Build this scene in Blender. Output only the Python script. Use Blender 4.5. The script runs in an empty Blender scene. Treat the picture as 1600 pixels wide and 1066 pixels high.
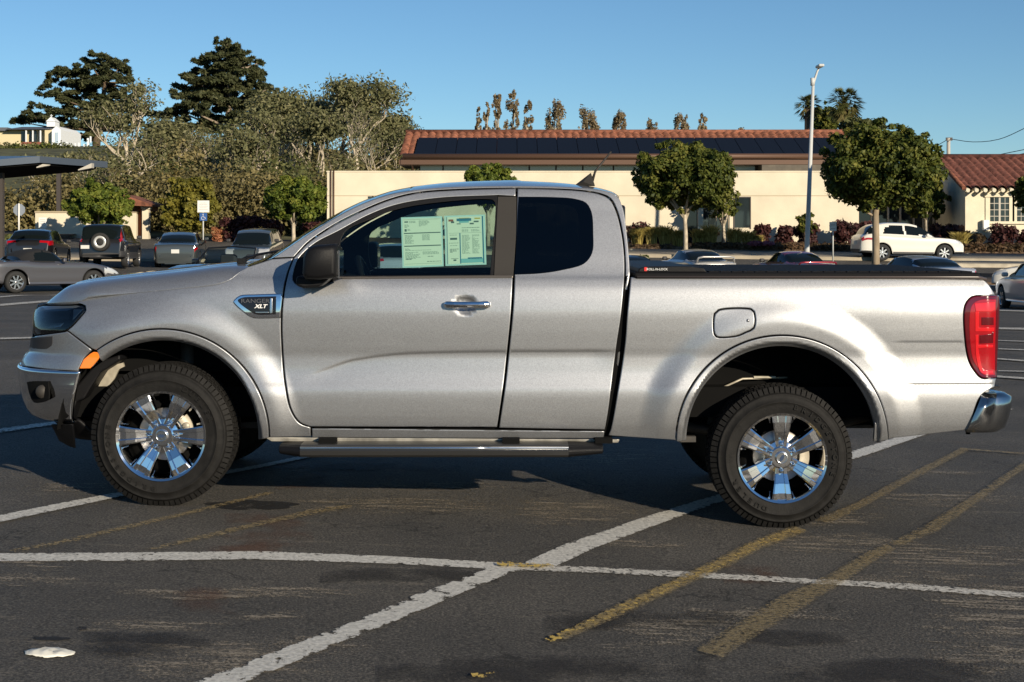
import bpy, bmesh, math, random
import numpy as np
from mathutils import Vector, Matrix
from mathutils.geometry import delaunay_2d_cdt

# ------------------------------------------------------------------ camera, sky, sun, exposure
SC = bpy.context.scene
COL = SC.collection
F, CX, HY, H = 2300.0, 800.0, 365.0, 1.485
cam_d = bpy.data.cameras.new('camera')
cam = bpy.data.objects.new('camera', cam_d); COL.objects.link(cam)
cam.location = (0, 0, H); cam.rotation_euler = (math.radians(90), 0, 0)
cam_d.lens = F / 1600 * 36.0; cam_d.sensor_width = 36.0
cam_d.shift_y = -(533 - HY) / 1600.0
cam_d.clip_end = 6000; cam_d.clip_start = 0.05
SC.camera = cam

SUN_EL = math.radians(16.5)
SUN_AZ = (0.56, -0.83)                       # horizontal direction towards the sun
w = bpy.data.worlds.new("World"); SC.world = w; w.use_nodes = True
nt = w.node_tree; nt.nodes.clear()
sky = nt.nodes.new('ShaderNodeTexSky'); sky.sky_type = 'NISHITA'; sky.sun_disc = False
sky.sun_elevation = SUN_EL; sky.sun_rotation = math.atan2(SUN_AZ[0], SUN_AZ[1])
sky.air_density = .8; sky.dust_density = 0.0; sky.ozone_density = 3.9; sky.altitude = 0
bg = nt.nodes.new('ShaderNodeBackground'); bg.inputs[1].default_value = 0.080
wo = nt.nodes.new('ShaderNodeOutputWorld')
tint = nt.nodes.new('ShaderNodeMix'); tint.data_type = 'RGBA'; tint.blend_type = 'MULTIPLY'; tint.inputs[0].default_value = 1.; tint.inputs[7].default_value = (.88, 1.0, .99, 1)
nt.links.new(sky.outputs[0], tint.inputs[6]); nt.links.new(tint.outputs[2], bg.inputs[0]); nt.links.new(bg.outputs[0], wo.inputs[0])
sd = bpy.data.lights.new('sun', 'SUN'); sd.energy = 4.8; sd.angle = math.radians(0.5); sd.color = (1.0, 0.87, 0.68)
so = bpy.data.objects.new('sun', sd); COL.objects.link(so)
_n = math.hypot(*SUN_AZ)
sdir = Vector((SUN_AZ[0] / _n * math.cos(SUN_EL), SUN_AZ[1] / _n * math.cos(SUN_EL), math.sin(SUN_EL)))
so.rotation_euler = sdir.to_track_quat('Z', 'Y').to_euler(); so.location = (20, -30, 20)
SC.view_settings.view_transform = 'Standard'; SC.view_settings.look = 'None'
SC.view_settings.gamma = 1.0; SC.view_settings.exposure = 0.35
SC.view_settings.use_curve_mapping = False
SC.render.engine = 'CYCLES'
SC.cycles.max_bounces = 8; SC.cycles.transparent_max_bounces = 24
SC.cycles.caustics_reflective = False; SC.cycles.caustics_refractive = False
SC.cycles.sample_clamp_indirect = 6.0

R = random.Random(7)
NR = np.random.default_rng(11)

# ------------------------------------------------------------------ materials
def mat(name, col=(.5,.5,.5), rough=.5, metal=0., coat=0., coat_r=.05, trans=0., ior=1.45, emit=None, spec=.5, var=0., vscale=8., bump=0., bscale=60., stretch=None, col2=None):
    m = bpy.data.materials.new(name); m.use_nodes = True
    n = m.node_tree.nodes; l = m.node_tree.links
    b = n['Principled BSDF']
    b.inputs['Base Color'].default_value = (*col, 1); b.inputs['Roughness'].default_value = rough
    b.inputs['Metallic'].default_value = metal; b.inputs['Coat Weight'].default_value = coat
    b.inputs['Coat Roughness'].default_value = coat_r; b.inputs['Transmission Weight'].default_value = trans
    b.inputs['IOR'].default_value = ior; b.inputs['Specular IOR Level'].default_value = spec
    tc = n.new('ShaderNodeTexCoord'); mp = n.new('ShaderNodeMapping'); l.new(tc.outputs['Object'], mp.inputs[0])
    if stretch: mp.inputs['Scale'].default_value = stretch
    if var > 0 or col2:
        t = n.new('ShaderNodeTexNoise'); t.inputs['Scale'].default_value = vscale; t.inputs['Detail'].default_value = 6
        l.new(mp.outputs[0], t.inputs['Vector'])
        r = n.new('ShaderNodeValToRGB'); l.new(t.outputs['Fac'], r.inputs[0])
        r.color_ramp.elements[0].position = .32; r.color_ramp.elements[1].position = .68
        c2 = col2 or tuple(min(1, c * (1 + var)) for c in col)
        c1 = col if col2 else tuple(c * (1 - var) for c in col)
        r.color_ramp.elements[0].color = (*c1, 1); r.color_ramp.elements[1].color = (*c2, 1)
        l.new(r.outputs[0], b.inputs['Base Color'])
    if bump > 0:
        t2 = n.new('ShaderNodeTexNoise'); t2.inputs['Scale'].default_value = bscale; t2.inputs['Detail'].default_value = 5
        l.new(mp.outputs[0], t2.inputs['Vector'])
        bp = n.new('ShaderNodeBump'); bp.inputs['Strength'].default_value = bump; bp.inputs['Distance'].default_value = .02
        l.new(t2.outputs['Fac'], bp.inputs['Height']); l.new(bp.outputs[0], b.inputs['Normal'])
    if emit: b.inputs['Emission Color'].default_value = (*emit, 1); b.inputs['Emission Strength'].default_value = 1
    return m

def glass_mat(name, tint, gloss_col=(1,1,1), ior=1.5, rough=.0):
    m = bpy.data.materials.new(name); m.use_nodes = True
    n = m.node_tree.nodes; l = m.node_tree.links; n.clear()
    o = n.new('ShaderNodeOutputMaterial'); mx = n.new('ShaderNodeMixShader'); t = n.new('ShaderNodeBsdfTransparent')
    g = n.new('ShaderNodeBsdfGlossy'); f = n.new('ShaderNodeFresnel'); f.inputs[0].default_value = ior
    t.inputs[0].default_value = (*tint, 1); g.inputs[0].default_value = (*gloss_col, 1); g.inputs['Roughness'].default_value = rough
    l.new(f.outputs[0], mx.inputs[0]); l.new(t.outputs[0], mx.inputs[1]); l.new(g.outputs[0], mx.inputs[2]); l.new(mx.outputs[0], o.inputs[0])
    return m

def metallic_paint(name, col, rough=.38, metal=.8, flake=.22):
    m = bpy.data.materials.new(name); m.use_nodes = True
    n = m.node_tree.nodes; l = m.node_tree.links; b = n['Principled BSDF']
    b.inputs['Metallic'].default_value = metal; b.inputs['Roughness'].default_value = rough
    b.inputs['Coat Weight'].default_value = 1.; b.inputs['Coat Roughness'].default_value = .04
    tc = n.new('ShaderNodeTexCoord'); v = n.new('ShaderNodeTexVoronoi'); v.inputs['Scale'].default_value = 420
    l.new(tc.outputs['Object'], v.inputs['Vector'])
    sp = n.new('ShaderNodeSeparateColor'); l.new(v.outputs['Color'], sp.inputs[0])
    n1 = n.new('ShaderNodeTexNoise'); n1.inputs['Scale'].default_value = 170; n1.inputs['Detail'].default_value = 3
    l.new(tc.outputs['Object'], n1.inputs['Vector'])
    ad = n.new('ShaderNodeMath'); ad.operation = 'MULTIPLY_ADD'; l.new(sp.outputs[0], ad.inputs[0]); ad.inputs[1].default_value = .55
    l.new(n1.outputs['Fac'], ad.inputs[2])
    mr = n.new('ShaderNodeMapRange'); mr.inputs[1].default_value = .3; mr.inputs[2].default_value = 1.2
    mr.inputs[3].default_value = 1 - flake; mr.inputs[4].default_value = 1 + flake
    l.new(ad.outputs[0], mr.inputs[0])
    hs = n.new('ShaderNodeHueSaturation'); hs.inputs['Color'].default_value = (*col, 1)
    l.new(mr.outputs[0], hs.inputs['Value']); l.new(hs.outputs[0], b.inputs['Base Color'])
    return m

M = {}
M['paint'] = metallic_paint('silver_paint', (.365, .372, .385), .45, .82, .22)
M['chrome'] = mat('chrome', (.82, .83, .85), .05, 1.)
M['chrome_rough'] = mat('satin_chrome', (.6, .6, .61), .22, 1.)
M['black_plastic'] = mat('black_plastic', (.006, .006, .007), .5, spec=.25, bump=.15, bscale=300)
M['black_trim'] = mat('black_trim', (.032, .029, .026), .55, spec=.3, bump=.1, bscale=400)
M['black_gloss'] = mat('black_gloss', (.01, .01, .012), .12)
M['rubber'] = mat('rubber', (.0095, .009, .0085), .7, spec=.25, var=.35, vscale=20, bump=.15, bscale=120)
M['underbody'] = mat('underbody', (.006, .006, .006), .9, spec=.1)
M['frame_metal'] = mat('frame_metal', (.05, .045, .04), .6, .3, var=.4)
M['beige_metal'] = mat('beige_metal', (.42, .38, .30), .5, .3, var=.2, vscale=25)
M['disc_metal'] = mat('disc_metal', (.45, .42, .38), .35, .9)
M['seat'] = mat('seat_cloth', (.05, .05, .055), .9)
M['headliner'] = mat('headliner', (.25, .24, .22), .9)
M['glass'] = glass_mat('door_glass', (.56, .70, .67), (.9, 1., 1.))
M['wglass'] = glass_mat('windshield_glass', (.55, .72, .74))
M['tint'] = glass_mat('tinted_glass', (.035, .04, .045))
M['lens'] = glass_mat('lamp_lens', (.72, .78, .82), ior=1.75)
M['white'] = mat('white', (.8, .8, .78), .5)
M['black'] = mat('black', (.015, .015, .015), .6)
M['orange'] = mat('orange_lens', (.9, .22, .02), .15, coat=1.)
M['red_lens'] = mat('red_lens', (.34, .003, .008), .14, coat=1.)
M['red_dark'] = mat('dark_red_lens', (.10, .002, .006), .1, coat=1.)
M['red_bright'] = mat('bright_red_lens', (.62, .010, .015), .15, coat=1.)

# ------------------------------------------------------------------ helpers
def tag(o, label=None, cat=None, group=None, kind=None):
    if label: o['label'] = label
    if cat: o['category'] = cat
    if group: o['group'] = group
    if kind: o['kind'] = kind
    return o

def empty(name, loc=(0,0,0), rz=0, label=None, cat=None, group=None):
    o = bpy.data.objects.new(name, None); COL.objects.link(o)
    o.location = loc; o.rotation_euler = (0, 0, rz); o.empty_display_size = .2
    return tag(o, label, cat, group)

def link(name, me, parent=None):
    o = bpy.data.objects.new(name, me); COL.objects.link(o)
    if parent is not None:
        o.parent = parent
    return o

def np_mesh(name, verts, faces, mats, mi=None, smooth=False):
    """verts (n,3); faces (m,k) array"""
    me = bpy.data.meshes.new(name)
    verts = np.asarray(verts, dtype=np.float32); faces = np.asarray(faces, dtype=np.int32)
    m, k = faces.shape
    me.vertices.add(len(verts)); me.vertices.foreach_set('co', verts.ravel())
    me.loops.add(m * k); me.loops.foreach_set('vertex_index', faces.ravel())
    me.polygons.add(m); me.polygons.foreach_set('loop_start', np.arange(0, m * k, k, dtype=np.int32))
    me.polygons.foreach_set('loop_total', np.full(m, k, dtype=np.int32))
    if mi is not None: me.polygons.foreach_set('material_index', np.asarray(mi, dtype=np.int32))
    if smooth: me.polygons.foreach_set('use_smooth', np.ones(m, dtype=bool))
    for t in (mats if isinstance(mats, (list, tuple)) else [mats]): me.materials.append(t)
    me.update(calc_edges=True)
    return me

class MB:
    def __init__(s): s.v = []; s.f = []; s.mi = []; s.sm = []
    def add(s, vs, fs, mi=0, sm=False):
        b = len(s.v); s.v += [tuple(v) for v in vs]
        for f in fs: s.f.append([b + i for i in f]); s.mi.append(mi); s.sm.append(sm)
        return s
    def box(s, lo, hi, mi=0, mtx=None):
        x0, y0, z0 = lo; x1, y1, z1 = hi
        vs = [(x0,y0,z0),(x1,y0,z0),(x1,y1,z0),(x0,y1,z0),(x0,y0,z1),(x1,y0,z1),(x1,y1,z1),(x0,y1,z1)]
        if mtx: vs = [mtx @ Vector(v) for v in vs]
        return s.add(vs, [(0,3,2,1),(4,5,6,7),(0,1,5,4),(1,2,6,5),(2,3,7,6),(3,0,4,7)], mi)
    def cbox(s, c, sz, mi=0, rz=0):
        m = Matrix.Translation(c) @ Matrix.Rotation(rz, 4, 'Z')
        return s.box([-q/2 for q in sz], [q/2 for q in sz], mi, m)
    def tube(s, pts, r, n=8, mi=0, cap=True, sm=True):
        pts = [Vector(p) for p in pts]
        rs = r if isinstance(r, (list, tuple)) else [r] * len(pts)
        rings = []; up = Vector((0,0,1)); prev = None
        for i, p in enumerate(pts):
            d = (pts[min(i+1, len(pts)-1)] - pts[max(i-1, 0)]).normalized()
            a = prev if prev is not None else (up if abs(d.z) < .9 else Vector((1,0,0)))
            a = (a - d * a.dot(d)).normalized(); prev = a; b = d.cross(a)
            rings.append([p + (a * math.cos(2*math.pi*k/n) + b * math.sin(2*math.pi*k/n)) * rs[i] for k in range(n)])
        vs = [v for q in rings for v in q]
        fs = [(i*n+k, i*n+(k+1)%n, (i+1)*n+(k+1)%n, (i+1)*n+k) for i in range(len(pts)-1) for k in range(n)]
        s.add(vs, fs, mi, sm)
        if cap:
            s.add(rings[0], [tuple(range(n))[::-1]], mi); s.add(rings[-1], [tuple(range(n))], mi)
        return s
    def lathe(s, prof, n=48, axis='Y', c=(0,0,0), mi=0, sm=True, a0=0, a1=2*math.pi):
        """prof: list of (r, t) ; t along axis"""
        full = abs(a1 - a0 - 2*math.pi) < 1e-6; nn = n if full else n + 1
        vs = []
        for r, t in prof:
            for k in range(nn):
                a = a0 + (a1 - a0) * k / n; ca, sa = math.cos(a) * r, math.sin(a) * r
                p = {'Y': (ca, t, sa), 'Z': (ca, sa, t), 'X': (t, ca, sa)}[axis]
                vs.append((p[0]+c[0], p[1]+c[1], p[2]+c[2]))
        fs = []
        for i in range(len(prof)-1):
            for k in range(n):
                k2 = (k+1) % nn
                fs.append((i*nn+k, i*nn+k2, (i+1)*nn+k2, (i+1)*nn+k))
        return s.add(vs, fs, mi, sm)
    def prism(s, poly, a, b, plane='XZ', mi=0):
        """extrude 2d poly between depths a and b"""
        def P(p, t): return {'XZ': (p[0], t, p[1]), 'XY': (p[0], p[1], t), 'YZ': (t, p[0], p[1])}[plane]
        n = len(poly); vs = [P(p, a) for p in poly] + [P(p, b) for p in poly]
        fs = [tuple(range(n)), tuple(range(2*n-1, n-1, -1))] + [(i, i+n, (i+1)%n+n, (i+1)%n) for i in range(n)]
        return s.add(vs, fs, mi)
    def build(s, name, mats, parent=None, bevel=0, seg=2, fix=True):
        me = bpy.data.meshes.new(name); me.from_pydata(s.v, [], s.f)
        for t in (mats if isinstance(mats, (list, tuple)) else [mats]): me.materials.append(t)
        me.polygons.foreach_set('material_index', s.mi); me.polygons.foreach_set('use_smooth', s.sm)
        if fix:
            bm = bmesh.new(); bm.from_mesh(me); bmesh.ops.remove_doubles(bm, verts=bm.verts, dist=1e-5)
            bmesh.ops.recalc_face_normals(bm, faces=bm.faces); bm.to_mesh(me); bm.free()
        me.update()
        o = link(name, me, parent)
        if bevel:
            md = o.modifiers.new('bevel', 'BEVEL'); md.width = bevel; md.segments = seg; md.limit_method = 'ANGLE'
        return o

def spline(pts, step, closed=True):
    """pts: (x,y[,1]) ; corner flag 1 keeps a sharp corner. Returns resampled points."""
    P = [np.array(p[:2], float) for p in pts]; C = [len(p) > 2 and p[2] for p in pts]; n = len(P)
    out = []
    rng = range(n) if closed else range(n-1)
    for i in rng:
        p1, p2 = P[i], P[(i+1) % n]
        p0 = p1*2-p2 if C[i] or (not closed and i == 0) else P[(i-1) % n]
        p3 = p2*2-p1 if C[(i+1) % n] or (not closed and i+2 >= n) else P[(i+2) % n]
        L = np.linalg.norm(p2-p1); k = max(1, int(round(L/step)))
        t0 = 0; a = max(np.linalg.norm(p1-p0), 1e-6)**.5; b = max(L, 1e-6)**.5; c = max(np.linalg.norm(p3-p2), 1e-6)**.5
        m1 = ((p1-p0)/a - (p2-p0)/(a+b) + (p2-p1)/b) * b; m2 = ((p2-p1)/b - (p3-p1)/(b+c) + (p3-p2)/c) * b
        for j in range(k):
            t = j/k
            out.append((2*t**3-3*t**2+1)*p1 + (t**3-2*t**2+t)*m1 + (-2*t**3+3*t**2)*p2 + (t**3-t**2)*m2)
    if not closed: out.append(P[-1])
    return np.array(out)

def inside(pts, poly):
    x, y = pts[:,0], pts[:,1]; r = np.zeros(len(pts), bool)
    q = np.roll(poly, 1, axis=0)
    for (x1, y1), (x2, y2) in zip(poly, q):
        if y1 == y2: continue
        c = ((y1 > y) != (y2 > y)); r ^= c & (x < (x2-x1)*(y-y1)/(y2-y1)+x1)
    return r

def dist_poly(pts, poly):
    q = np.roll(poly, -1, axis=0); d = np.full(len(pts), 1e9)
    for a, b in zip(poly, q):
        ab = b-a; L = max(ab@ab, 1e-12); t = np.clip(((pts-a)@ab)/L, 0, 1)
        d = np.minimum(d, np.hypot(*(pts-(a+t[:,None]*ab)).T))
    return d

def offset_poly(P, d):
    """move a closed polygon inwards by d"""
    A = .5*np.sum(P[:,0]*np.roll(P[:,1],-1)-np.roll(P[:,0],-1)*P[:,1]); s = 1 if A > 0 else -1
    e0 = P-np.roll(P,1,0); e1 = np.roll(P,-1,0)-P
    n0 = np.stack([-e0[:,1], e0[:,0]],1); n1 = np.stack([-e1[:,1], e1[:,0]],1)
    n0 /= np.linalg.norm(n0,axis=1)[:,None]+1e-9; n1 /= np.linalg.norm(n1,axis=1)[:,None]+1e-9
    n = n0+n1; L = np.linalg.norm(n,axis=1)[:,None]; n = n/np.maximum(L,.3)
    k = 1/np.maximum((n*n0).sum(1), .5)
    return P+s*d*n*k[:,None]

def sst(a, b, x):
    t = np.clip((x-a)/(b-a), 0, 1); return t*t*(3-2*t)

def crv(xs, ys):
    """monotone-ish smooth interpolation"""
    xs = np.array(xs, float); ys = np.array(ys, float); h = np.diff(xs); dl = np.diff(ys)/h
    m = np.zeros(len(xs)); m[0] = dl[0]; m[-1] = dl[-1]
    for i in range(1, len(xs)-1):
        m[i] = 0 if dl[i-1]*dl[i] <= 0 else 2*dl[i-1]*dl[i]/(dl[i-1]+dl[i])
    def f(x):
        x = np.clip(np.asarray(x, float), xs[0], xs[-1]); i = np.clip(np.searchsorted(xs, x)-1, 0, len(h)-1)
        t = (x-xs[i])/h[i]
        return (2*t**3-3*t**2+1)*ys[i]+(t**3-2*t**2+t)*h[i]*m[i]+(-2*t**3+3*t**2)*ys[i+1]+(t**3-t**2)*h[i]*m[i+1]
    return f

def text(body, size, mtx, material, parent, name='lettering', extrude=.001, align='CENTER', sx=1., shear=0., bold=0.):
    c = bpy.data.curves.new(name, 'FONT'); c.body = body; c.size = size; c.extrude = extrude; c.align_x = align; c.align_y = 'CENTER'
    c.shear = shear; c.offset = bold; c.resolution_u = 3; c.materials.append(material)
    t_ = bpy.data.objects.new(name, c); COL.objects.link(t_)
    me = bpy.data.meshes.new_from_object(t_.evaluated_get(bpy.context.evaluated_depsgraph_get())); bpy.data.objects.remove(t_)
    o = bpy.data.objects.new(name, me); COL.objects.link(o); o.parent = parent
    o.matrix_local = mtx @ Matrix.Diagonal((sx, 1, 1, 1)); return o

FACE = Matrix.Rotation(math.radians(90), 4, 'X')       # text facing -Y

# ------------------------------------------------------------------ ground
_b = crv([0,12,30,36,42,52,56,62,68,80,110,400], [0,0,-.15,-.25,-.45,-.32,-.2,.52,.85,1.2,1.5,2.0])
def g(x, y):
    x = np.asarray(x, float); y = np.asarray(y, float)
    s = sst(12, 30, y)
    near = -0.036*8*np.tanh(x/8); far = -0.0175*25*np.tanh(x/25)
    return near*(1-s)+far*s*(1-sst(80,140,y)) + _b(y) - .50*sst(57,61,y)*(1-sst(64,69,y))*sst(-4,-8,x)
def gz(x, y): return float(g(x, y))
def G(px, py):
    """photo pixel -> ground point"""
    z = 0.
    for _ in range(40):
        Y = F*(H-z)/(py-HY); Y = min(max(Y, .5), 300); X = (px-CX)/F*Y; z = .5*z+.5*gz(X, Y)
    return X, Y
def W(px, py, Y): return ((px-CX)/F*Y, Y, H-(py-HY)/F*Y)
# ------------------------------------------------------------------ asphalt, markings, pavement, hills
def asphalt():
    m = bpy.data.materials.new('asphalt'); m.use_nodes = True
    n = m.node_tree.nodes; l = m.node_tree.links; b = n['Principled BSDF']
    tc = n.new('ShaderNodeTexCoord')
    def noise(sc, det=4, stretch=None, rough=.55, rot=0):
        mp = n.new('ShaderNodeMapping'); l.new(tc.outputs['Object'], mp.inputs[0])
        if stretch: mp.inputs['Scale'].default_value = stretch
        if rot: mp.inputs['Rotation'].default_value = (0, 0, rot)
        t = n.new('ShaderNodeTexNoise'); t.inputs['Scale'].default_value = sc; t.inputs['Detail'].default_value = det; t.inputs['Roughness'].default_value = rough
        l.new(mp.outputs[0], t.inputs['Vector']); return t.outputs['Fac']
    def ramp(s, stops):
        r = n.new('ShaderNodeValToRGB'); l.new(s, r.inputs[0]); e = r.color_ramp.elements
        while len(e) < len(stops): e.new(.5)
        for q, (p, c) in zip(e, stops): q.position = p; q.color = (*c, 1)
        return r.outputs[0]
    def mix(f, a, c, mode='MIX'):
        x = n.new('ShaderNodeMix'); x.data_type = 'RGBA'; x.blend_type = mode
        if isinstance(f, float): x.inputs[0].default_value = f
        else: l.new(f, x.inputs[0])
        l.new(a, x.inputs[6])
        if isinstance(c, tuple): x.inputs[7].default_value = (*c, 1)
        else: l.new(c, x.inputs[7])
        return x.outputs[2]
    def mul(a, c):
        x = n.new('ShaderNodeMath'); x.operation = 'MULTIPLY'; l.new(a, x.inputs[0])
        if isinstance(c, float): x.inputs[1].default_value = c
        else: l.new(c, x.inputs[1])
        return x.outputs[0]
    base = ramp(noise(.8, 8), [(.3, (.054,.052,.049)), (.5, (.072,.068,.062)), (.7, (.094,.088,.079))])
    speck = ramp(noise(95, 4, rough=.7), [(.36, (.35,.35,.35)), (.5, (1,1,1)), (.64, (2.2,2.1,1.95))])
    col = mix(1., base, speck, 'MULTIPLY')
    # scuffed pale streaks, mostly across the picture
    st = ramp(noise(3.2, 9, (.28, 2.6, 1), .68, .06), [(.56, (0,0,0)), (.66, (1,1,1))])
    ms = ramp(noise(.55, 3), [(.42, (0,0,0)), (.58, (1,1,1))]); fine = ramp(noise(55, 5, (.5,1.6,1), .75), [(.49, (0,0,0)), (.60, (1,1,1))])
    f = mul(mul(mul(st, ms), fine), .9); col = mix(f, col, (.26,.225,.175))
    # rusty stains
    rs = ramp(noise(1.1, 5), [(.62, (0,0,0)), (.75, (1,1,1))]); rm = ramp(noise(.33, 2, rot=.7), [(.52, (0,0,0)), (.64, (1,1,1))]); col = mix(mul(mul(rs, rm), .55), col, (.12,.065,.045))
    # sparse light stones
    v = n.new('ShaderNodeTexVoronoi'); v.inputs['Scale'].default_value = 34; l.new(tc.outputs['Object'], v.inputs['Vector'])
    vs = ramp(v.outputs['Distance'], [(.09, (1,1,1)), (.13, (0,0,0))]); sp = n.new('ShaderNodeSeparateColor'); l.new(v.outputs['Color'], sp.inputs[0])
    k = ramp(sp.outputs[0], [(.72, (0,0,0)), (.8, (1,1,1))]); col = mix(mul(mul(vs, k), .8), col, (.24,.22,.19))
    # hairline cracks
    v2 = n.new('ShaderNodeTexVoronoi'); v2.feature = 'DISTANCE_TO_EDGE'; v2.inputs['Scale'].default_value = 2.3
    nz = n.new('ShaderNodeTexNoise'); nz.inputs['Scale'].default_value = 5; nz.inputs['Detail'].default_value = 6; l.new(tc.outputs['Object'], nz.inputs['Vector'])
    vm = n.new('ShaderNodeVectorMath'); vm.operation = 'MULTIPLY_ADD'; vm.inputs[1].default_value = (.35,.35,.35); l.new(nz.outputs['Color'], vm.inputs[0]); l.new(tc.outputs['Object'], vm.inputs[2]); l.new(vm.outputs[0], v2.inputs['Vector'])
    ck = ramp(v2.outputs['Distance'], [(.006, (1,1,1)), (.014, (0,0,0))]); cm = ramp(noise(.9, 3), [(.5, (0,0,0)), (.6, (1,1,1))])
    col = mix(mul(mul(ck, cm), .8), col, (.015,.014,.013))
    l.new(col, b.inputs['Base Color']); b.inputs['Roughness'].default_value = .82; b.inputs['Specular IOR Level'].default_value = .35
    bp = n.new('ShaderNodeBump'); bp.inputs['Strength'].default_value = 1.0; bp.inputs['Distance'].default_value = .010
    l.new(noise(110, 5, rough=.7), bp.inputs['Height'])
    bp2 = n.new('ShaderNodeBump'); bp2.inputs['Strength'].default_value = .5; bp2.inputs['Distance'].default_value = .02; l.new(noise(6, 5), bp2.inputs['Height']); l.new(bp2.outputs[0], bp.inputs['Normal'])
    l.new(bp.outputs[0], b.inputs['Normal']); return m
M['asphalt'] = asphalt()
def sheet_grid(name, xs, ys, material, fn, kind='structure', smooth=True):
    X_, Y_ = np.meshgrid(xs, ys); vs = np.stack([X_.ravel(), Y_.ravel(), fn(X_, Y_).ravel()], 1)
    n = len(xs); i, j = np.meshgrid(np.arange(len(ys)-1), np.arange(n-1), indexing='ij'); a = (i*n+j).ravel()
    return tag(link(name, np_mesh(name, vs, np.stack([a, a+1, a+n+1, a+n], 1), material, smooth=smooth)), kind=kind)
xs = np.concatenate([[-2500,-600,-200,-100], np.linspace(-60, 60, 241), [100,200,600,2500]]); ys = np.concatenate([[-2500,-500,-100,-30], np.linspace(-10, 80, 361), [90,100,120,150,200,400,900,3000]])
sheet_grid('ground', xs, ys, M['asphalt'], g)

def chip_mat(name, col, cover, scale=14, soft=.03, dirt=.5, stretch=None, opac=1., grit=.15):
    m = bpy.data.materials.new(name); m.use_nodes = True
    n = m.node_tree.nodes; l = m.node_tree.links; b = n['Principled BSDF']; o = n['Material Output']
    tc = n.new('ShaderNodeTexCoord'); mp = n.new('ShaderNodeMapping'); l.new(tc.outputs['Object'], mp.inputs[0])
    if stretch: mp.inputs['Scale'].default_value = stretch
    t = n.new('ShaderNodeTexNoise'); t.inputs['Scale'].default_value = scale; t.inputs['Detail'].default_value = 9; t.inputs['Roughness'].default_value = .72; l.new(mp.outputs[0], t.inputs['Vector'])
    ea = n.new('ShaderNodeAttribute'); ea.attribute_name = 'edge'; pw = n.new('ShaderNodeMath'); pw.operation = 'POWER'; l.new(ea.outputs['Fac'], pw.inputs[0]); pw.inputs[1].default_value = 3.
    tg = n.new('ShaderNodeTexNoise'); tg.inputs['Scale'].default_value = 75; tg.inputs['Detail'].default_value = 5; tg.inputs['Roughness'].default_value = .75; l.new(tc.outputs['Object'], tg.inputs['Vector'])
    gr_ = n.new('ShaderNodeMath'); gr_.operation = 'MULTIPLY_ADD'; l.new(tg.outputs['Fac'], gr_.inputs[0]); gr_.inputs[1].default_value = grit; l.new(t.outputs['Fac'], gr_.inputs[2])
    gs_ = n.new('ShaderNodeMath'); gs_.operation = 'SUBTRACT'; l.new(gr_.outputs[0], gs_.inputs[0]); gs_.inputs[1].default_value = grit*.5
    ms_ = n.new('ShaderNodeMath'); ms_.operation = 'MULTIPLY_ADD'; l.new(pw.outputs[0], ms_.inputs[0]); ms_.inputs[1].default_value = -.13; l.new(gs_.outputs[0], ms_.inputs[2])
    r = n.new('ShaderNodeMapRange'); l.new(ms_.outputs[0], r.inputs[0]); r.inputs[1].default_value = 1-cover-soft; r.inputs[2].default_value = 1-cover+soft; r.inputs[4].default_value = opac
    t2 = n.new('ShaderNodeTexNoise'); t2.inputs['Scale'].default_value = 60; t2.inputs['Detail'].default_value = 6; l.new(tc.outputs['Object'], t2.inputs['Vector'])
    rp = n.new('ShaderNodeValToRGB'); l.new(t2.outputs['Fac'], rp.inputs[0]); rp.color_ramp.elements[0].position = .3; rp.color_ramp.elements[1].position = .62
    rp.color_ramp.elements[0].color = (*[c*(1-dirt) for c in col], 1); rp.color_ramp.elements[1].color = (*col, 1)
    l.new(rp.outputs[0], b.inputs['Base Color']); b.inputs['Roughness'].default_value = .75
    tr = n.new('ShaderNodeBsdfTransparent'); mx = n.new('ShaderNodeMixShader'); l.new(r.outputs[0], mx.inputs[0]); l.new(tr.outputs[0], mx.inputs[1]); l.new(b.outputs[0], mx.inputs[2]); l.new(mx.outputs[0], o.inputs[0])
    bp = n.new('ShaderNodeBump'); bp.inputs['Strength'].default_value = .5; bp.inputs['Distance'].default_value = .005; l.new(t2.outputs['Fac'], bp.inputs['Height']); l.new(bp.outputs[0], b.inputs['Normal'])
    return m
M['line_white'] = chip_mat('line_white', (.66,.64,.58), .63, 24, .02, .45)
M['line_worn'] = chip_mat('line_worn', (.64,.62,.56), .595, 13, .012, .4)
M['line_thin'] = chip_mat('line_thin', (.64,.61,.54), .575, 34, .04, .5)
M['line_yellow'] = chip_mat('line_yellow', (.66,.46,.11), .515, 42, .02, .4, stretch=(1,.6,1))
M['line_yellow_old'] = chip_mat('line_yellow_old', (.34,.26,.13), .56, 50, .05, .5, opac=.62, grit=.6)
M['line_yellow_dim'] = chip_mat('line_yellow_dim', (.34,.26,.13), .53, 40, .05, .5, opac=.7, grit=.6)
_lift = [.004]
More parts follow.
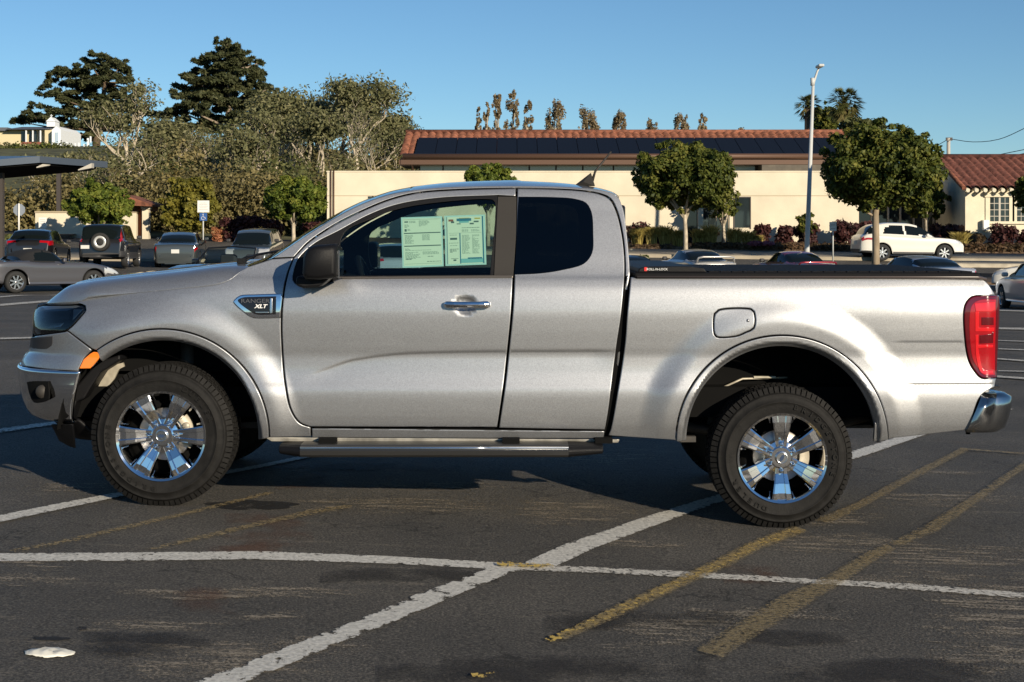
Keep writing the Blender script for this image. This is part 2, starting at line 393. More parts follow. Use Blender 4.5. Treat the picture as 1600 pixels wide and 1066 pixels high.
def marking(pts, material, lift=None):
    """pts: list of (pxa,pya,pxb,pyb): the two edges of a painted line, in order along it"""
    _lift[0] += .0006; e = lift or _lift[0]; A = []
    for q in pts:
        a = G(q[0], q[1]); c = G(q[2], q[3]); A.append((a, c))
    vs = []; n = 0
    for i in range(len(A)-1):
        (a0, c0), (a1, c1) = A[i], A[i+1]; L = math.dist(a0, a1); k = max(1, int(L/.15))
        for j in range(k+(i == len(A)-2)):
            t = j/k; p = (a0[0]*(1-t)+a1[0]*t, a0[1]*(1-t)+a1[1]*t); q = (c0[0]*(1-t)+c1[0]*t, c0[1]*(1-t)+c1[1]*t)
            jx = .004*(R.random()-.5)
            for s in (0, .5, 1): x = p[0]*(1-s)+q[0]*s+jx*(s == 0); y = p[1]*(1-s)+q[1]*s+jx*(s == 0)+.004*(R.random()-.5)*(s != .5); vs.append((x, y, gz(x, y)+e))
            n += 1
    fs = [(i*3+j, i*3+j+1, i*3+j+4, i*3+j+3) for i in range(n-1) for j in (0, 1)]
    me = np_mesh('road_marking', np.array(vs), fs, M[material]); 
    if sum(p.normal.z for p in me.polygons) < 0: me.flip_normals()
    at = me.attributes.new('edge', 'FLOAT', 'POINT'); at.data.foreach_set('value', np.tile([1., 0., 1.], n).astype(np.float32))
    return tag(link('road_marking', me), kind='structure')
marking([(-60,866,-60,879),(0,866,0,878.5),(200,865,200,878),(400,862.5,400,875.5),(600,870,600,882),(740,878,740,889),(812,882.5,812,893)], 'line_white')
marking([(812,882.5,812,893),(960,889,960,898.5),(1100,896,1100,905.5),(1260,905,1260,914),(1430,914,1430,924),(1600,928,1600,937),(1680,934,1680,943)], 'line_thin')
marking([(225,1100,308,1100),(310,1066,390,1066),(430,1020,500,1020),(560,970,625,970),(650,931,725,927),(760,891,812,892),(775,884,832,884)], 'line_worn')
marking([(815,883,868,887),(880,853,930,858),(1000,812,1040,817),(1085,785,1117,789),(1180,757,1212,760)], 'line_white')
marking([(1290,719,1335,719),(1345,702,1385,702),(1440,672,1470,672),(1560,640,1585,640)], 'line_white')
marking([(-80,828,-80,840),(0,807,0,818),(90,789,90,799),(180,772,192,777),(300,747,310,751),(410,727,420,730),(470,714,485,716),(560,698,570,700)], 'line_white')
marking([(-20,675,-20,683),(0,671,0,678),(76,661,76,667),(140,652,140,657)], 'line_thin')
marking([(10,863,30,866),(110,843,120,848),(200,822,208,828),(300,799,310,803),(420,770,430,773)], 'line_yellow_dim')
marking([(225,861,245,862),(320,837,335,842),(400,818,410,824),(480,799,485,808),(550,790,550,796)], 'line_yellow_dim')
marking([(850,1001,862,1008),(880,989,892,997),(948,957,962,968),(1015,926,1030,936),(1075,898,1092,907),(1118,878,1140,886),(1170,851,1190,859),(1240,826,1262,832)], 'line_yellow')
marking([(870,996,884,1004),(948,955,964,970),(1015,924,1032,938),(1075,896,1094,909),(1118,876,1142,888),(1170,849,1192,861),(1240,824,1264,834)], 'line_yellow_old')
marking([(1270,816,1300,820),(1340,786,1360,790),(1420,742,1436,747),(1500,702,1516,705)], 'line_yellow_old')
marking([(1085,1020,1130,1032),(1140,984,1185,997),(1220,934,1270,946),(1290,903,1328,908),(1350,868,1380,872),(1385,853,1400,862)], 'line_yellow_old')
marking([(1385,853,1410,857),(1440,826,1470,832),(1530,770,1545,776),(1600,722,1612,728)], 'line_yellow_dim')
marking([(1500,702,1500,705),(1600,710,1600,713)], 'line_yellow_dim')
marking([(775,881,778,889),(865,885,865,893)], 'line_yellow')
marking([(735,1058,740,1066),(778,1056,778,1064)], 'line_yellow')
# far rows of bays
for a in ([(0,476,0,479.5),(75,470,90,472)], [(-10,465,-10,467),(100,460,100,462)], [(0,529.5,0,532.5),(60,528,60,530.5)], [(1560,546,1560,547.5),(1640,549,1640,551)], [(1558,561.5,1558,563.5),(1640,567,1640,570)], [(1558,589,1558,592),(1640,594,1640,598)],
          [(1555,513,1555,516),(1640,514,1640,518)], [(1555,484,1555,487),(1640,486,1640,490)], [(1560,581,1560,582.5),(1640,583,1640,584.5)], [(1540,437,1540,438),(1570,440,1570,441)], [(1550,533,1550,534),(1640,536,1640,537.5)]):
    marking(a, 'line_thin')
# dark spot of oil beside the front wheel
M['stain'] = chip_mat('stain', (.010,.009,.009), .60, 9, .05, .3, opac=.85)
def blob(name, px, py, rx, ry, material, seed=1, kind='structure'):
    r = random.Random(seed); c = G(px, py); a = G(px+rx, py); d = G(px, py-ry); RX = a[0]-c[0]; RY = d[1]-c[1]; vs = [(c[0], c[1], gz(*c)+.0035)]; n = 40; ph = [r.random()*6 for _ in range(4)]
    for i in range(n):
        t = 2*math.pi*i/n; k = 1+.16*math.sin(2*t+ph[0])+.10*math.sin(5*t+ph[1])+.06*math.sin(9*t+ph[2]); x = c[0]+RX*k*math.cos(t); y = c[1]+RY*k*math.sin(t); vs.append((x, y, gz(x, y)+.0035))
    return tag(link(name, np_mesh(name, np.array(vs), [(0, i+1, (i+1) % n+1) for i in range(n)], M[material])), kind=kind)
blob('oil_stain', 395, 790, 62, 8, 'stain', 1); blob('oil_stain', 80, 999, 26, 3.5, 'stain', 4); blob('oil_stain', 128, 983, 9, 2.5, 'stain', 5)
M['scuff'] = chip_mat('scuff', (.34,.29,.22), .47, 5, .03, .5, stretch=(.7, 4.5, 1), opac=.8, grit=.8)
M['scuff_rust'] = chip_mat('scuff_rust', (.15,.075,.045), .50, 3, .12, .4, opac=.55)
M['scuff_dark'] = chip_mat('scuff_dark', (.022,.020,.019), .54, 2.5, .10, .3, opac=.6)
_sl = [.0012]
def scuff(px, py, rx, ry, material='scuff', slope=0.):
    _sl[0] += .00012; n, m = 13, 9; vs = []; ed = []
    for j in range(m):
        for i in range(n):
            u = -1+2*i/(n-1); v = -1+2*j/(m-1); x, y = G(px+rx*u, py+ry*v+slope*rx*u); vs.append((x, y, gz(x, y)+_sl[0])); ed.append(min(1., max(abs(u), abs(v), math.hypot(u, v)*.95)))
    me = np_mesh('scuff_marks', np.array(vs), [(j*n+i, j*n+i+1, (j+1)*n+i+1, (j+1)*n+i) for j in range(m-1) for i in range(n-1)], M[material]); at = me.attributes.new('edge', 'FLOAT', 'POINT'); at.data.foreach_set('value', np.array(ed, dtype=np.float32))
    if sum(p.normal.z for p in me.polygons) < 0: me.flip_normals()
    tag(link('scuff_marks', me), kind='structure')
for q in ((330,1035,190,38),(240,975,120,12),(430,925,150,10),(60,905,80,16),(40,880,60,8),(420,960,60,10),(900,800,120,26),(1340,850,160,22),(1500,870,160,22),(1480,780,140,16),(1560,955,120,60),(1420,905,120,16),(1300,812,90,12),(940,715,120,14),(620,790,200,14),(1540,1030,110,30),
          (1060,985,120,30),(700,760,120,8),(1000,850,90,8),(500,1010,90,16),(120,760,90,10),(1450,740,90,7),(1180,960,160,14),(300,930,120,12)): scuff(*q)
for q in ((420,830,70,26),(320,940,50,22),(470,750,40,16),(380,860,60,10),(1180,900,50,16)): scuff(*q, material='scuff_rust')
for q in ((1000,970,150,16),(640,900,140,12),(240,1010,110,20),(1380,1050,220,20),(850,1050,260,24),(560,730,160,8),(1250,1000,90,14)): scuff(*q, material='scuff_dark')
# crumpled white sheet lying on the asphalt
c = G(78, 1022); r = random.Random(5); nx, ny = 15, 9; vs = []
for j in range(ny):
    for i in range(nx):
        u = -1+2*i/(nx-1); v = -1+2*j/(ny-1); k = math.sqrt(max(0, 1-v*v*.55)); x = c[0]+u*.085*k+.006*(r.random()-.5); y = c[1]+v*.055*(1-.3*abs(u))
        vs.append((x, y, gz(x, y)+.004+(.003+.014*r.random())*max(0, 1-u*u)*(1-v*v)+.004*r.random()))
me = np_mesh('crumpled_paper', np.array(vs), [(j*nx+i, j*nx+i+1, (j+1)*nx+i+1, (j+1)*nx+i) for j in range(ny-1) for i in range(nx-1)], mat('crumpled_paper', (.72,.70,.62), .7))
pp = link('crumpled_paper', me); md = pp.modifiers.new('s', 'SOLIDIFY'); md.thickness = .002
tag(pp, 'small crumpled scrap of white paper lying on the bare asphalt', 'paper scrap')

# pavement strip, planting bed
M['pavement'] = mat('pavement', (.36,.31,.23), .8, var=.15, vscale=1.5, bump=.3, bscale=20)
M['kerb'] = mat('kerb', (.42,.37,.28), .8, var=.2, vscale=3)
M['soil'] = mat('soil', (.10,.065,.04), .95, var=.5, vscale=9, bump=.6, bscale=12)
M['grass_dry'] = mat('grass_dry', (.10,.09,.035), .9, var=.5, vscale=3)
def strip(name, x0, x1, y0, y1, lift, material, top=.0):
    xs = np.linspace(x0, x1, int((x1-x0)/1.0)+2); vs = []
    for x in xs:
        for y in (y0, y0, y1, y1): pass
        zt = lambda y: gz(x, y)+lift
        vs += [(x, y0, gz(x, y0)-.3), (x, y0, zt(y0)), (x, y0+.12, zt(y0+.12)+.0), (x, y1, zt(y1)), (x, y1, gz(x, y1)-.3)]
    fs = [(i*5+j, (i+1)*5+j, (i+1)*5+j+1, i*5+j+1) for i in range(len(xs)-1) for j in range(4)]
    me = np_mesh(name, np.array(vs), fs, M[material]); return tag(link(name, me), kind='structure')
strip('pavement', -6, 45, 62.6, 66.0, .14, 'pavement')
strip('pavement', -45, -10, 62.5, 66.0, .12, 'pavement')
strip('planting_bed', -9.5, 45, 66.0, 71.5, .20, 'soil')
strip('planting_bed', -60, -21, 70, 75, .20, 'soil')
strip('traffic_island', 12.0, 26, 56.0, 58.6, .10, 'soil'); strip('kerb', 16.2, 26, 60.6, 61.6, .14, 'kerb')
# wooded hill behind on the left, rising to the far house
_hz = crv([70,78,100,125,150,180,260,600], [0,.3,2.6,6.4,8.8,9.6,10,11])
def hill(x, y): return g(x, y)-.02 + (_hz(y))*sst(-2, -26, x-.03*y)
sheet_grid('hillside', np.linspace(-230, 20, 90), np.linspace(72, 330, 70), mat('hill_ground', (.085,.085,.035), .95, var=.5, vscale=.6), hill)
# ------------------------------------------------------------------ buildings, poles, signs
M['stucco'] = mat('stucco', (.66,.59,.45), .9, var=.09, vscale=.7, bump=.3, bscale=25)
M['stucco2'] = mat('stucco_white', (.68,.62,.47), .9, var=.06, vscale=2, bump=.3, bscale=25)
M['joint'] = mat('joint', (.40,.33,.22), .9)
M['tile'] = mat('roof_tile', (.20,.075,.042), .85, var=.5, vscale=4, bump=.3, bscale=20)
M['tile_d'] = mat('roof_tile_dark', (.125,.045,.032), .85, var=.5, vscale=4, bump=.3, bscale=20)
M['solar'] = mat('solar_panel', (.008,.010,.016), .5, spec=.12)
M['solar_frame'] = mat('solar_frame', (.04,.045,.06), .4, .5)
M['gutter'] = mat('gutter', (.10,.055,.035), .5, .2)
M['clad'] = mat('dark_cladding', (.10,.085,.065), .7, var=.2, vscale=3)
M['win'] = mat('window_glass', (.02,.028,.03), .05, spec=.8)
M['win_reflection'] = mat('clerestory_glass', (.24,.30,.27), .12, spec=.8)  # pale greenish reflection put into the base colour of the panes
M['wframe'] = mat('window_frame', (.06,.05,.045), .5)
M['pale_frame'] = mat('pale_frame', (.45,.42,.36), .6)
M['galv'] = mat('galvanised', (.50,.51,.50), .5)
M['sign_white'] = mat('sign_white', (.75,.74,.70), .5); M['sign_blue'] = mat('sign_blue', (.03,.10,.30), .5); M['sign_grey'] = mat('sign_grey', (.22,.25,.29), .5)
M['wood'] = mat('weathered_wood', (.28,.22,.15), .9, var=.25, vscale=12, stretch=(1,1,.15))
def part(mb, name, mt, root, **k):
    o = mb.build(name, M[mt] if isinstance(mt, str) else mt, root, **k); o.matrix_parent_inverse = Matrix.Translation(-root.location); return o
def px_box(mb, x0, y0, x1, y1, Y, d, mi=0):
    """box whose front face covers photo rectangle at depth Y and reaches d behind it"""
    a = W(x0, y0, Y); b_ = W(x1, y1, Y); mb.box((a[0], Y, b_[2]), (b_[0], Y+d, a[2]), mi); return mb
def tiles(name, x0, x1, y0, z0, y1, z1, root, mt, period=.40, h=.09, course=.42):
    """barrel-tile roof plane: (y0,z0) eave, (y1,z1) ridge"""
    nx = int((x1-x0)/period)*10; n = max(2, int(math.dist((y0,z0),(y1,z1))/course)); rows = []
    for i in range(n):
        for e in (0, .98): rows.append(((i+e)/n, .045*(1-e)))
    vs = []
    for t, l in rows:
        for k in range(nx+1):
            x = x0+(x1-x0)*k/nx; u = ((x-x0)/period) % 1; c_ = h*1.5*(abs(math.cos(math.pi*(u-.5)))**.8)
            vs.append((x, y0+(y1-y0)*t-.03*0, z0+(z1-z0)*t+c_+l))
    m = nx+1; me = np_mesh(name, np.array(vs), [(i*m+j, i*m+j+1, (i+1)*m+j+1, (i+1)*m+j) for i in range(len(rows)-1) for j in range(nx)], M[mt], smooth=False)
    o = link(name, me, root); o.matrix_parent_inverse = Matrix.Translation(-root.location); return o
YB = 71.5
xl, xr_ = W(511,0,YB)[0], W(1342,0,YB)[0]; zt = W(0,269,YB)[2]
hall = empty('civic_building', (xl, YB, gz(5, YB)), 0, 'long low cream building with solar panels on its red tile roof', 'building')
b = MB(); b.box((xl, YB, -.5), (xr_, YB+9, zt)); b.box((xl-.03, YB-.03, zt), (xr_+.03, YB+9.03, zt+.06)); part(b, 'wall', 'stucco', hall)
b = MB(); b.box((xl, YB-.012, W(0,306,YB)[2]-.015), (xr_, YB, W(0,306,YB)[2]+.015)); part(b, 'wall_joint', 'joint', hall)
for x in (517, 521.5):
    b = MB(); b.tube([W(x, 266, YB-.06), W(x, 400, YB-.06)], .035, 6); part(b, 'downpipe', 'gutter', hall)
b = MB(); px_box(b, 575, 307, 595, 320, YB-.02, .1); part(b, 'vent', 'win', hall)
for q in ((1148,309,1172,356),):
    b = MB(); px_box(b, *q, YB-.01, .1); w_ = part(b, 'window', 'win', hall); b = MB(); px_box(b, q[0]-1.5, q[1]-1.5, q[2]+1.5, q[1], YB-.04, .06); px_box(b, q[0]-1.5, q[1], q[0], q[3]+2, YB-.04, .06); px_box(b, q[2], q[1], q[2]+1.5, q[3]+2, YB-.04, .06); o = b.build('window_frame', M['wframe'], w_)
b = MB(); px_box(b, 1074, 322, 1092, 392, YB-.02, .2); px_box(b, 1099, 322, 1140, 392, YB-.02, .2); part(b, 'entrance', 'win', hall)
b = MB(); px_box(b, 1091, 320, 1099, 392, YB-.35, .3); part(b, 'entrance_column', 'stucco2', hall)
# upper hall
YU = YB+6.5; x0 = W(640,0,YU)[0]; x1 = W(1300,0,YU)[0]; zw = W(0,250,YU)[2]
b = MB(); b.box((x0+.5, YU+.4, zt-.5), (x1, YU+9, zw-.05)); part(b, 'upper_wall', 'wframe', hall)
b = MB(); wz0, wz1 = W(0,270.5,YU)[2], W(0,258.5,YU)[2]
xe = 655
edges = [655,692,742,781,827,869,911,959,1001,1045,1090,1135,1182]
for a, c in zip(edges[:-1], edges[1:]):
    b = MB(); b.box((W(a+1.2,0,YU)[0], YU+.25, wz0-.3), (W(c-1.2,0,YU)[0], YU+.38, wz1)); part(b, 'clerestory_window', 'win_reflection', hall)
b = MB(); b.box((W(1186,0,YU)[0], YU-.9, zt-.3), (W(1312,0,YU)[0], YU+4, W(0,244,YU-.9)[2])); part(b, 'dark_cladding', 'clad', hall)
ye, yr = YU-.9, YU+4.2; ze = W(0,247,ye)[2]; zr = W(0,209,yr)[2]; xa, xb = W(632,0,ye)[0], W(1318,0,yr)[0]
xa = W(629,0,(ye+yr)/2)[0]
tiles('roof', xa, xb, ye, ze, yr, zr, hall, 'tile', .42, .10)
b = MB(); b.box((xa, ye, ze-.35), (xb, yr, ze-.06)); part(b, 'eave_soffit', 'gutter', hall)
b = MB(); b.box((xa+.1, ye-.04, ze-.34), (xb, ye-.005, ze+.02)); part(b, 'fascia', 'gutter', hall)
b = MB(); b.tube([(xa, yr, zr+.10), (xb, yr, zr+.10)], .13, 10); part(b, 'ridge', 'tile', hall)
b = MB(); b.tube([(xa+.2, ye-.12, ze+.08), (xb, ye-.12, ze+.08)], .15, 8); b.box((xa+.2, ye, ze-.30), (W(1186,0,ye)[0], ye+.05, ze-.1)); part(b, 'gutter', 'gutter', hall)
b = MB(); b.tube([(W(643,0,ye)[0], ye-.02, ze-.1), (W(645,0,ye)[0], YU+.3, zt)], .06, 6); part(b, 'downpipe', 'gutter', hall)
def on_roof(x, t, e): return (x, ye+(yr-ye)*t, ze+(zr-ze)*t+e)
sx0, sx1 = W(648,0,ye)[0], W(1322,0,ye)[0]; npan = 21; pw = (sx1-sx0)/npan
for i in range(npan):
    a = sx0+i*pw; c = a+pw-.03; A = [on_roof(a, .0, .24), on_roof(c, .0, .24), on_roof(c, .64, .24), on_roof(a, .64, .24)]
    b = MB(); Bt = [(p[0], p[1], p[2]-.06) for p in A]; b.add(A+Bt, [(0,1,2,3),(4,7,6,5),(0,4,5,1),(1,5,6,2),(2,6,7,3),(3,7,4,0)]); p_ = part(b, 'solar_panel', 'solar', hall)
    if i == 0: proto = p_
# right-hand building
YR = 71.0; X0 = W(1505,0,YR)[0]; X1 = X0+12; zE = W(0,297,YR-.5)[2]; yrid = YR+4.3; zR = W(0,249,yrid)[2]
rb_ = empty('tile_roof_building', (X0, YR, gz(X0, YR)), 0, 'small cream building with steep barrel-tile roof and paned windows', 'building')
b = MB(); b.box((X0+.1, YR, -.5), (X1, YR+8.4, zE-.05)); b.prism([(YR, zE-.06),(YR+4.2, zR-.1),(YR+8.4, zE-.06)], X0+.1, X1, 'YZ'); part(b, 'wall', 'stucco2', rb_)
tiles('roof', X0-.15, X1+.2, YR-.55, zE, yrid, zR, rb_, 'tile_d', .42, .11)
tiles('roof', X0-.15, X1+.2, YR+9.0, zE, yrid, zR, rb_, 'tile_d', .42, .11)
b = MB(); b.tube([(X0-.2, yrid, zR+.12), (X1+.2, yrid, zR+.12)], .15, 10); part(b, 'ridge', 'tile_d', rb_)
b = MB(); b.tube([(X0-.12, YR-.55, zE+.08), (X0-.12, yrid, zR+.12)], .11, 8); part(b, 'verge_tile', 'tile', rb_)
b = MB()
for i in range(28): b.tube([(X0+.05+.42*i, YR-.60, zE-.02), (X0+.05+.42*i, YR-.1, zE+.06)], .10, 8)
part(b, 'eave_tiles', 'stucco2', rb_)
for a, c in ((1547,1577),(1589,1619),(1632,1660)):
    b = MB(); px_box(b, a, 308, c, 346, YR-.005, .1); w_ = part(b, 'window', 'win', rb_)
    b = MB(); px_box(b, a-8, 303, c+8, 308, YR-.10, .09); px_box(b, a-6, 346, c+6, 350, YR-.12, .11); px_box(b, a-7, 308, a, 346, YR-.05, .04); px_box(b, c, 308, c+8, 346, YR-.05, .04); o = b.build('window_surround', M['stucco2'], w_)
    b = MB(); m_ = (a+c)/2; px_box(b, m_-1.5, 308, m_+1.5, 346, YR-.03, .02)
    for x in (a+(c-a)*.22, a+(c-a)*.78): px_box(b, x-.4, 308, x+.4, 346, YR-.022, .01)
    for y in (318,328,338): px_box(b, a, y-.5, c, y+.5, YR-.026, .006)
    o = b.build('window_frame', M['pale_frame'], w_)
b = MB(); px_box(b, 1537, 344, 1546, 360, YR-.3, .28); tag(part(b, 'meter_box', 'white', rb_))
# glazed link between the two
lk = empty('glazed_link', (W(1400,0,76)[0], 76, gz(18, 76)), 0, 'dark glass entrance hall with pale mullions half hidden by the big round tree', 'building')
b = MB(); px_box(b, 1335, 296, 1475, 400, 76, 3); part(b, 'glass_wall', 'win', lk)
for x in (1362,1388,1407,1428,1443,1459):
    b = MB(); px_box(b, x-1.2, 298, x+1.2, 392, 75.9, .08); part(b, 'mullion', 'pale_frame', lk)
b = MB(); px_box(b, 1330, 288, 1480, 298, 75.6, 3.4); part(b, 'roof_edge', 'clad', lk)

# left: cream garden wall, little tiled gate roof with its pillar
YW = 71.0
gw = empty('garden_wall', (W(56,0,YW)[0], YW, gz(-22, YW)), 0, 'cream stucco wall behind the black SUV', 'wall')
b = MB(); px_box(b, 55, 332, 213, 410, YW, .35); part(b, 'wall', 'stucco', gw); b = MB(); px_box(b, 54, 330, 214, 332.5, YW-.05, .45); part(b, 'coping', 'joint', gw)
gt = empty('gatehouse', (W(225,0,YW)[0], YW, gz(-18, YW)), 0, 'small tiled gate shelter with cream pillar at the end of the garden wall', 'gatehouse')
b = MB(); px_box(b, 222, 326, 232, 410, YW-.2, .4); px_box(b, 220, 322, 233.5, 327, YW-.26, .5); part(b, 'pillar', 'stucco', gt)
tl_, tr_ = W(196,0,YW)[0], W(240,0,YW)[0]; b = MB(); b.prism([(tl_, W(0,321,YW)[2]), (tl_, W(0,304,YW)[2]), (W(208,0,YW)[0], W(0,308,YW)[2]), (tr_, W(0,319,YW)[2]), (tr_, W(0,323,YW)[2])], YW-.8, YW+2); part(b, 'roof', 'tile', gt)
b = MB(); px_box(b, 196, 321, 236, 330, YW+.3, 1.4); px_box(b, 214, 330, 221, 410, YW+.3, .3); part(b, 'timber', mat('red_timber', (.22,.07,.03), .7), gt)
# solar canopy
YC2 = 50.
can = empty('solar_canopy', (W(0,0,YC2)[0], YC2, gz(-17, YC2)), 0, 'dark solar carport canopy on steel posts over the parked cars', 'carport')
def cn(px, py, y): return W(px, py, y)
b = MB(); tp_ = [cn(-160,262,YC2-2), cn(62,244,YC2-1), cn(168,252.5,YC2+1.5), cn(130,250,YC2+7), cn(-120,244,YC2+7)]; lo = [(x, y, z-.22) for x, y, z in tp_]; n = 5
b.add(tp_+lo, [tuple(range(n)), tuple(range(2*n-1, n-1, -1))]+[(i, i+n, (i+1) % n+n, (i+1) % n) for i in range(n)]); part(b, 'panel_deck', mat('canopy_deck', (.10,.12,.15), .35, .5), can)
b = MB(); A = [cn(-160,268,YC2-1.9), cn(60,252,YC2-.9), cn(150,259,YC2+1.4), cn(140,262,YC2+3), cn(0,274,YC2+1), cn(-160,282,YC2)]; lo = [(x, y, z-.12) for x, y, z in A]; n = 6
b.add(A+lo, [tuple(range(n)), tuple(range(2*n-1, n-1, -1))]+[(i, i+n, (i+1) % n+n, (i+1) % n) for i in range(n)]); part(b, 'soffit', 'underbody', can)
for x, y, s in ((68,257,9),(133,261,8)):
    b = MB(); p = [cn(x-11,y+4,YC2-1), cn(x+10,y-6,YC2-.5), cn(x+10,y+1.5,YC2-.5), cn(x-11,y+5.5,YC2-1)]; q = [(a, c+.3, e) for a, c, e in p]; b.add(p+q, [(0,1,2,3),(7,6,5,4),(0,4,5,1),(1,5,6,2),(2,6,7,3),(3,7,4,0)]); part(b, 'beam_end', 'pale_frame', can)
for x, y in ((1,YC2),(92,74.)):
    b = MB(); p = W(x, 0, y); z = gz(p[0], y); b.box((p[0]-.10, y-.1, z), (p[0]+.10, y+.1, W(0, 262, y)[2])); part(b, 'post', 'wframe', can)
# chapel-like house on the hill
YH = 152.
hs = empty('hill_house', (*W(45,0,YH)[:2], float(hill(-50, YH))), 0, 'pale yellow house with a small white cupola on the hilltop', 'house')
M['yellow_wall'] = mat('yellow_wall', (.62,.54,.34), .8); M['slate'] = mat('slate', (.10,.11,.13), .7); M['house_white'] = mat('house_white', (.75,.78,.80), .7)
b = MB(); px_box(b, -30, 203, 72, 228, YH, 8); px_box(b, 70, 203, 82, 228, YH-1, 8); part(b, 'wall', 'yellow_wall', hs)
b = MB(); a0, a1 = W(14,0,YH)[0], W(84,0,YH)[0]; z0, z1 = W(0,203.5,YH)[2], W(0,194,YH)[2]; b.prism([(YH-1.2,z0),(YH+4,z1),(YH+9,z0)], a0, a1, 'YZ'); b.box((W(-30,0,YH)[0], YH-.5, z0-.1), (a0, YH+8, z0+.25)); part(b, 'roof', 'slate', hs)
b = MB(); q = [W(*p, YH-2)[::2] for p in ((81,228),(81,203),(88,197),(95,203),(95,228))]; b.prism(q, YH-2, YH+5); part(b, 'gable_wing', 'house_white', hs)
b = MB(); px_box(b, 73, 189, 86, 198, YH+1, 1.5); q = [W(*p, YH+1)[::2] for p in ((72,190),(79.5,183),(87,190))]; b.prism(q, YH+.9, YH+2.6); px_box(b, 79.6, 179, 80.6, 184, YH+1.5, .1); px_box(b, 78.3, 180.5, 82, 181.5, YH+1.5, .1); part(b, 'cupola', 'house_white', hs)
for x in (33,46,53,60):
    b = MB(); px_box(b, x, 205, x+(4 if x != 33 else 7), 222, YH-.06, .1); part(b, 'window', 'win', hs)
b = MB(); px_box(b, 86, 207, 91, 224, YH-2.06, .1); part(b, 'window', mat('pale_blue_glass', (.4,.5,.6), .2), hs)
for x in (40.5, 51, 63):
    b = MB(); px_box(b, x-.8, 204, x+.8, 226, YH-1.0, .2); part(b, 'porch_post', 'house_white', hs)
b = MB(); px_box(b, 33, 222, 64, 226, YH-1.1, .2); part(b, 'porch_rail', mat('red_rail', (.25,.08,.05), .7), hs)
for i, (x, y, w_, h_) in enumerate(((104,222,2.5,9),(111,224,2,8),(117,224,2,8),(123,223,2.5,9),(131,225,2,7),(137,216,3,13),(141,213,2,4))):
    b = MB(); px_box(b, x-w_/2, y, x+w_/2, y+h_+6, YH-8, .3); tag(b.build('gravestone', M['house_white'], None, bevel=.03), 'small pale stone monument on the hill beside the house', 'monument', 'stone monuments by the hill house')

# street light
YP = 63.; p0 = W(1261,392,YP); base = (p0[0], YP, gz(p0[0], YP)); lp_ = empty('street_light', base, 0, 'tall leaning grey street light in front of the cream building', 'street light')
top = W(1270.5,134,YP)
b = MB(); b.tube([base, (base[0], YP, base[2]+.5), top], [.13,.11,.065], 12); part(b, 'pole', 'galv', lp_); b = MB(); b.cbox((base[0], YP, base[2]+.06), (.4,.4,.12)); part(b, 'base_plate', 'kerb', lp_)
b = MB(); b.tube([top, W(1272,127,YP), W(1277,112,YP), W(1280,105,YP)], [.06,.055,.045,.04], 8); b.tube([W(1269.5,134,YP), W(1269.5,122,YP)], .09, 8); part(b, 'arm', 'galv', lp_)
b = MB(); c = W(1281,103.5,YP-.3); b.cbox(c, (.24,.75,.12)); part(b, 'lamp_head', 'galv', lp_, bevel=.04)
# signs
def sign_post(px, y0, Y, r=.025): 
    p = W(px, y0, Y); return [(p[0], Y, gz(p[0], Y)), (p[0], Y, p[2])]
def sign_root(name, px, Y, label, cat): p = W(px, 0, Y); return empty(name, (p[0], Y, gz(p[0], Y)), 0, label, cat)
s_ = sign_root('road_sign', 30, 70, 'grey back of an octagonal road sign on a white post', 'road sign'); b = MB(); b.tube(sign_post(29.5, 318, 70), .04, 8); part(b, 'post', 'sign_white', s_)
c = W(30, 328, 70.06); b = MB(); b.prism([(c[0]+.30*math.cos(math.radians(22.5+45*i)), c[2]+.30*math.sin(math.radians(22.5+45*i))) for i in range(8)], 70.05, 70.07); part(b, 'panel', 'sign_grey', s_)
M['faint'] = mat('faint_print', (.42,.42,.40), .6)
def flat_sign(name, px, Y, rects, label, pole_top, prints=()):
    s_ = sign_root(name, px, Y, label, 'parking sign'); b = MB(); b.tube(sign_post(px, pole_top, Y), .03, 8); part(b, 'post', 'galv', s_)
    for x0, y0, x1, y1, mt in rects: b = MB(); px_box(b, x0, y0, x1, y1, Y-.05, .015); part(b, 'panel', mt, s_)
    if prints:
        b = MB()
        for x0, y0, x1, y1 in prints: px_box(b, x0, y0, x1, y1, Y-.053, .002)
        part(b, 'printing', 'faint', s_)
    return s_
s2 = flat_sign('parking_sign', 317.5, 65.5, [(308.5,313.5,327,332,'sign_white'),(312,333,323.5,345,'sign_blue')], 'white sign above a small blue disabled parking sign on a post', 314,
   [(313,317,323,317.7),(311,319.5,324,320.2),(311,322,325,322.7),(312,324.5,323,325.2),(311,327,325,327.7)])
b = MB()
def W2(x, y): return W(x, y, 65.5-.053)
b.lathe([(.022,0),(.0,-.001)], 12, 'Y', W2(317.3,335.2)); b.tube([W2(317.3,336.5), W2(317.3,339.5), W2(320,339.5), W2(321,342.5)], .012, 5)
b.tube([tuple(Vector(W2(317,341))+Vector((.07*math.cos(a), 0, .07*math.sin(a)))) for a in [math.radians(110+22*i) for i in range(11)]], .010, 5); part(b, 'wheelchair_symbol', 'sign_white', s2)
flat_sign('parking_sign', 67, 70.3, [(60.5,340,73,356,'sign_white'),(63,356.8,71,359,'sign_white')], 'small white sign with faint lettering in front of the cream garden wall', 339, [(62,343,71,343.8),(63,346,71,346.8),(62,349,72,349.8),(64,352.5,70,353.3)])
s3 = flat_sign('parking_sign', 1301.5, 61.5, [(1296,347,1307,361,'sign_white')], 'small white arrow sign on a short post by the street light', 346, [(1298,351,1305,352.2),(1298,357,1305,357.8)])
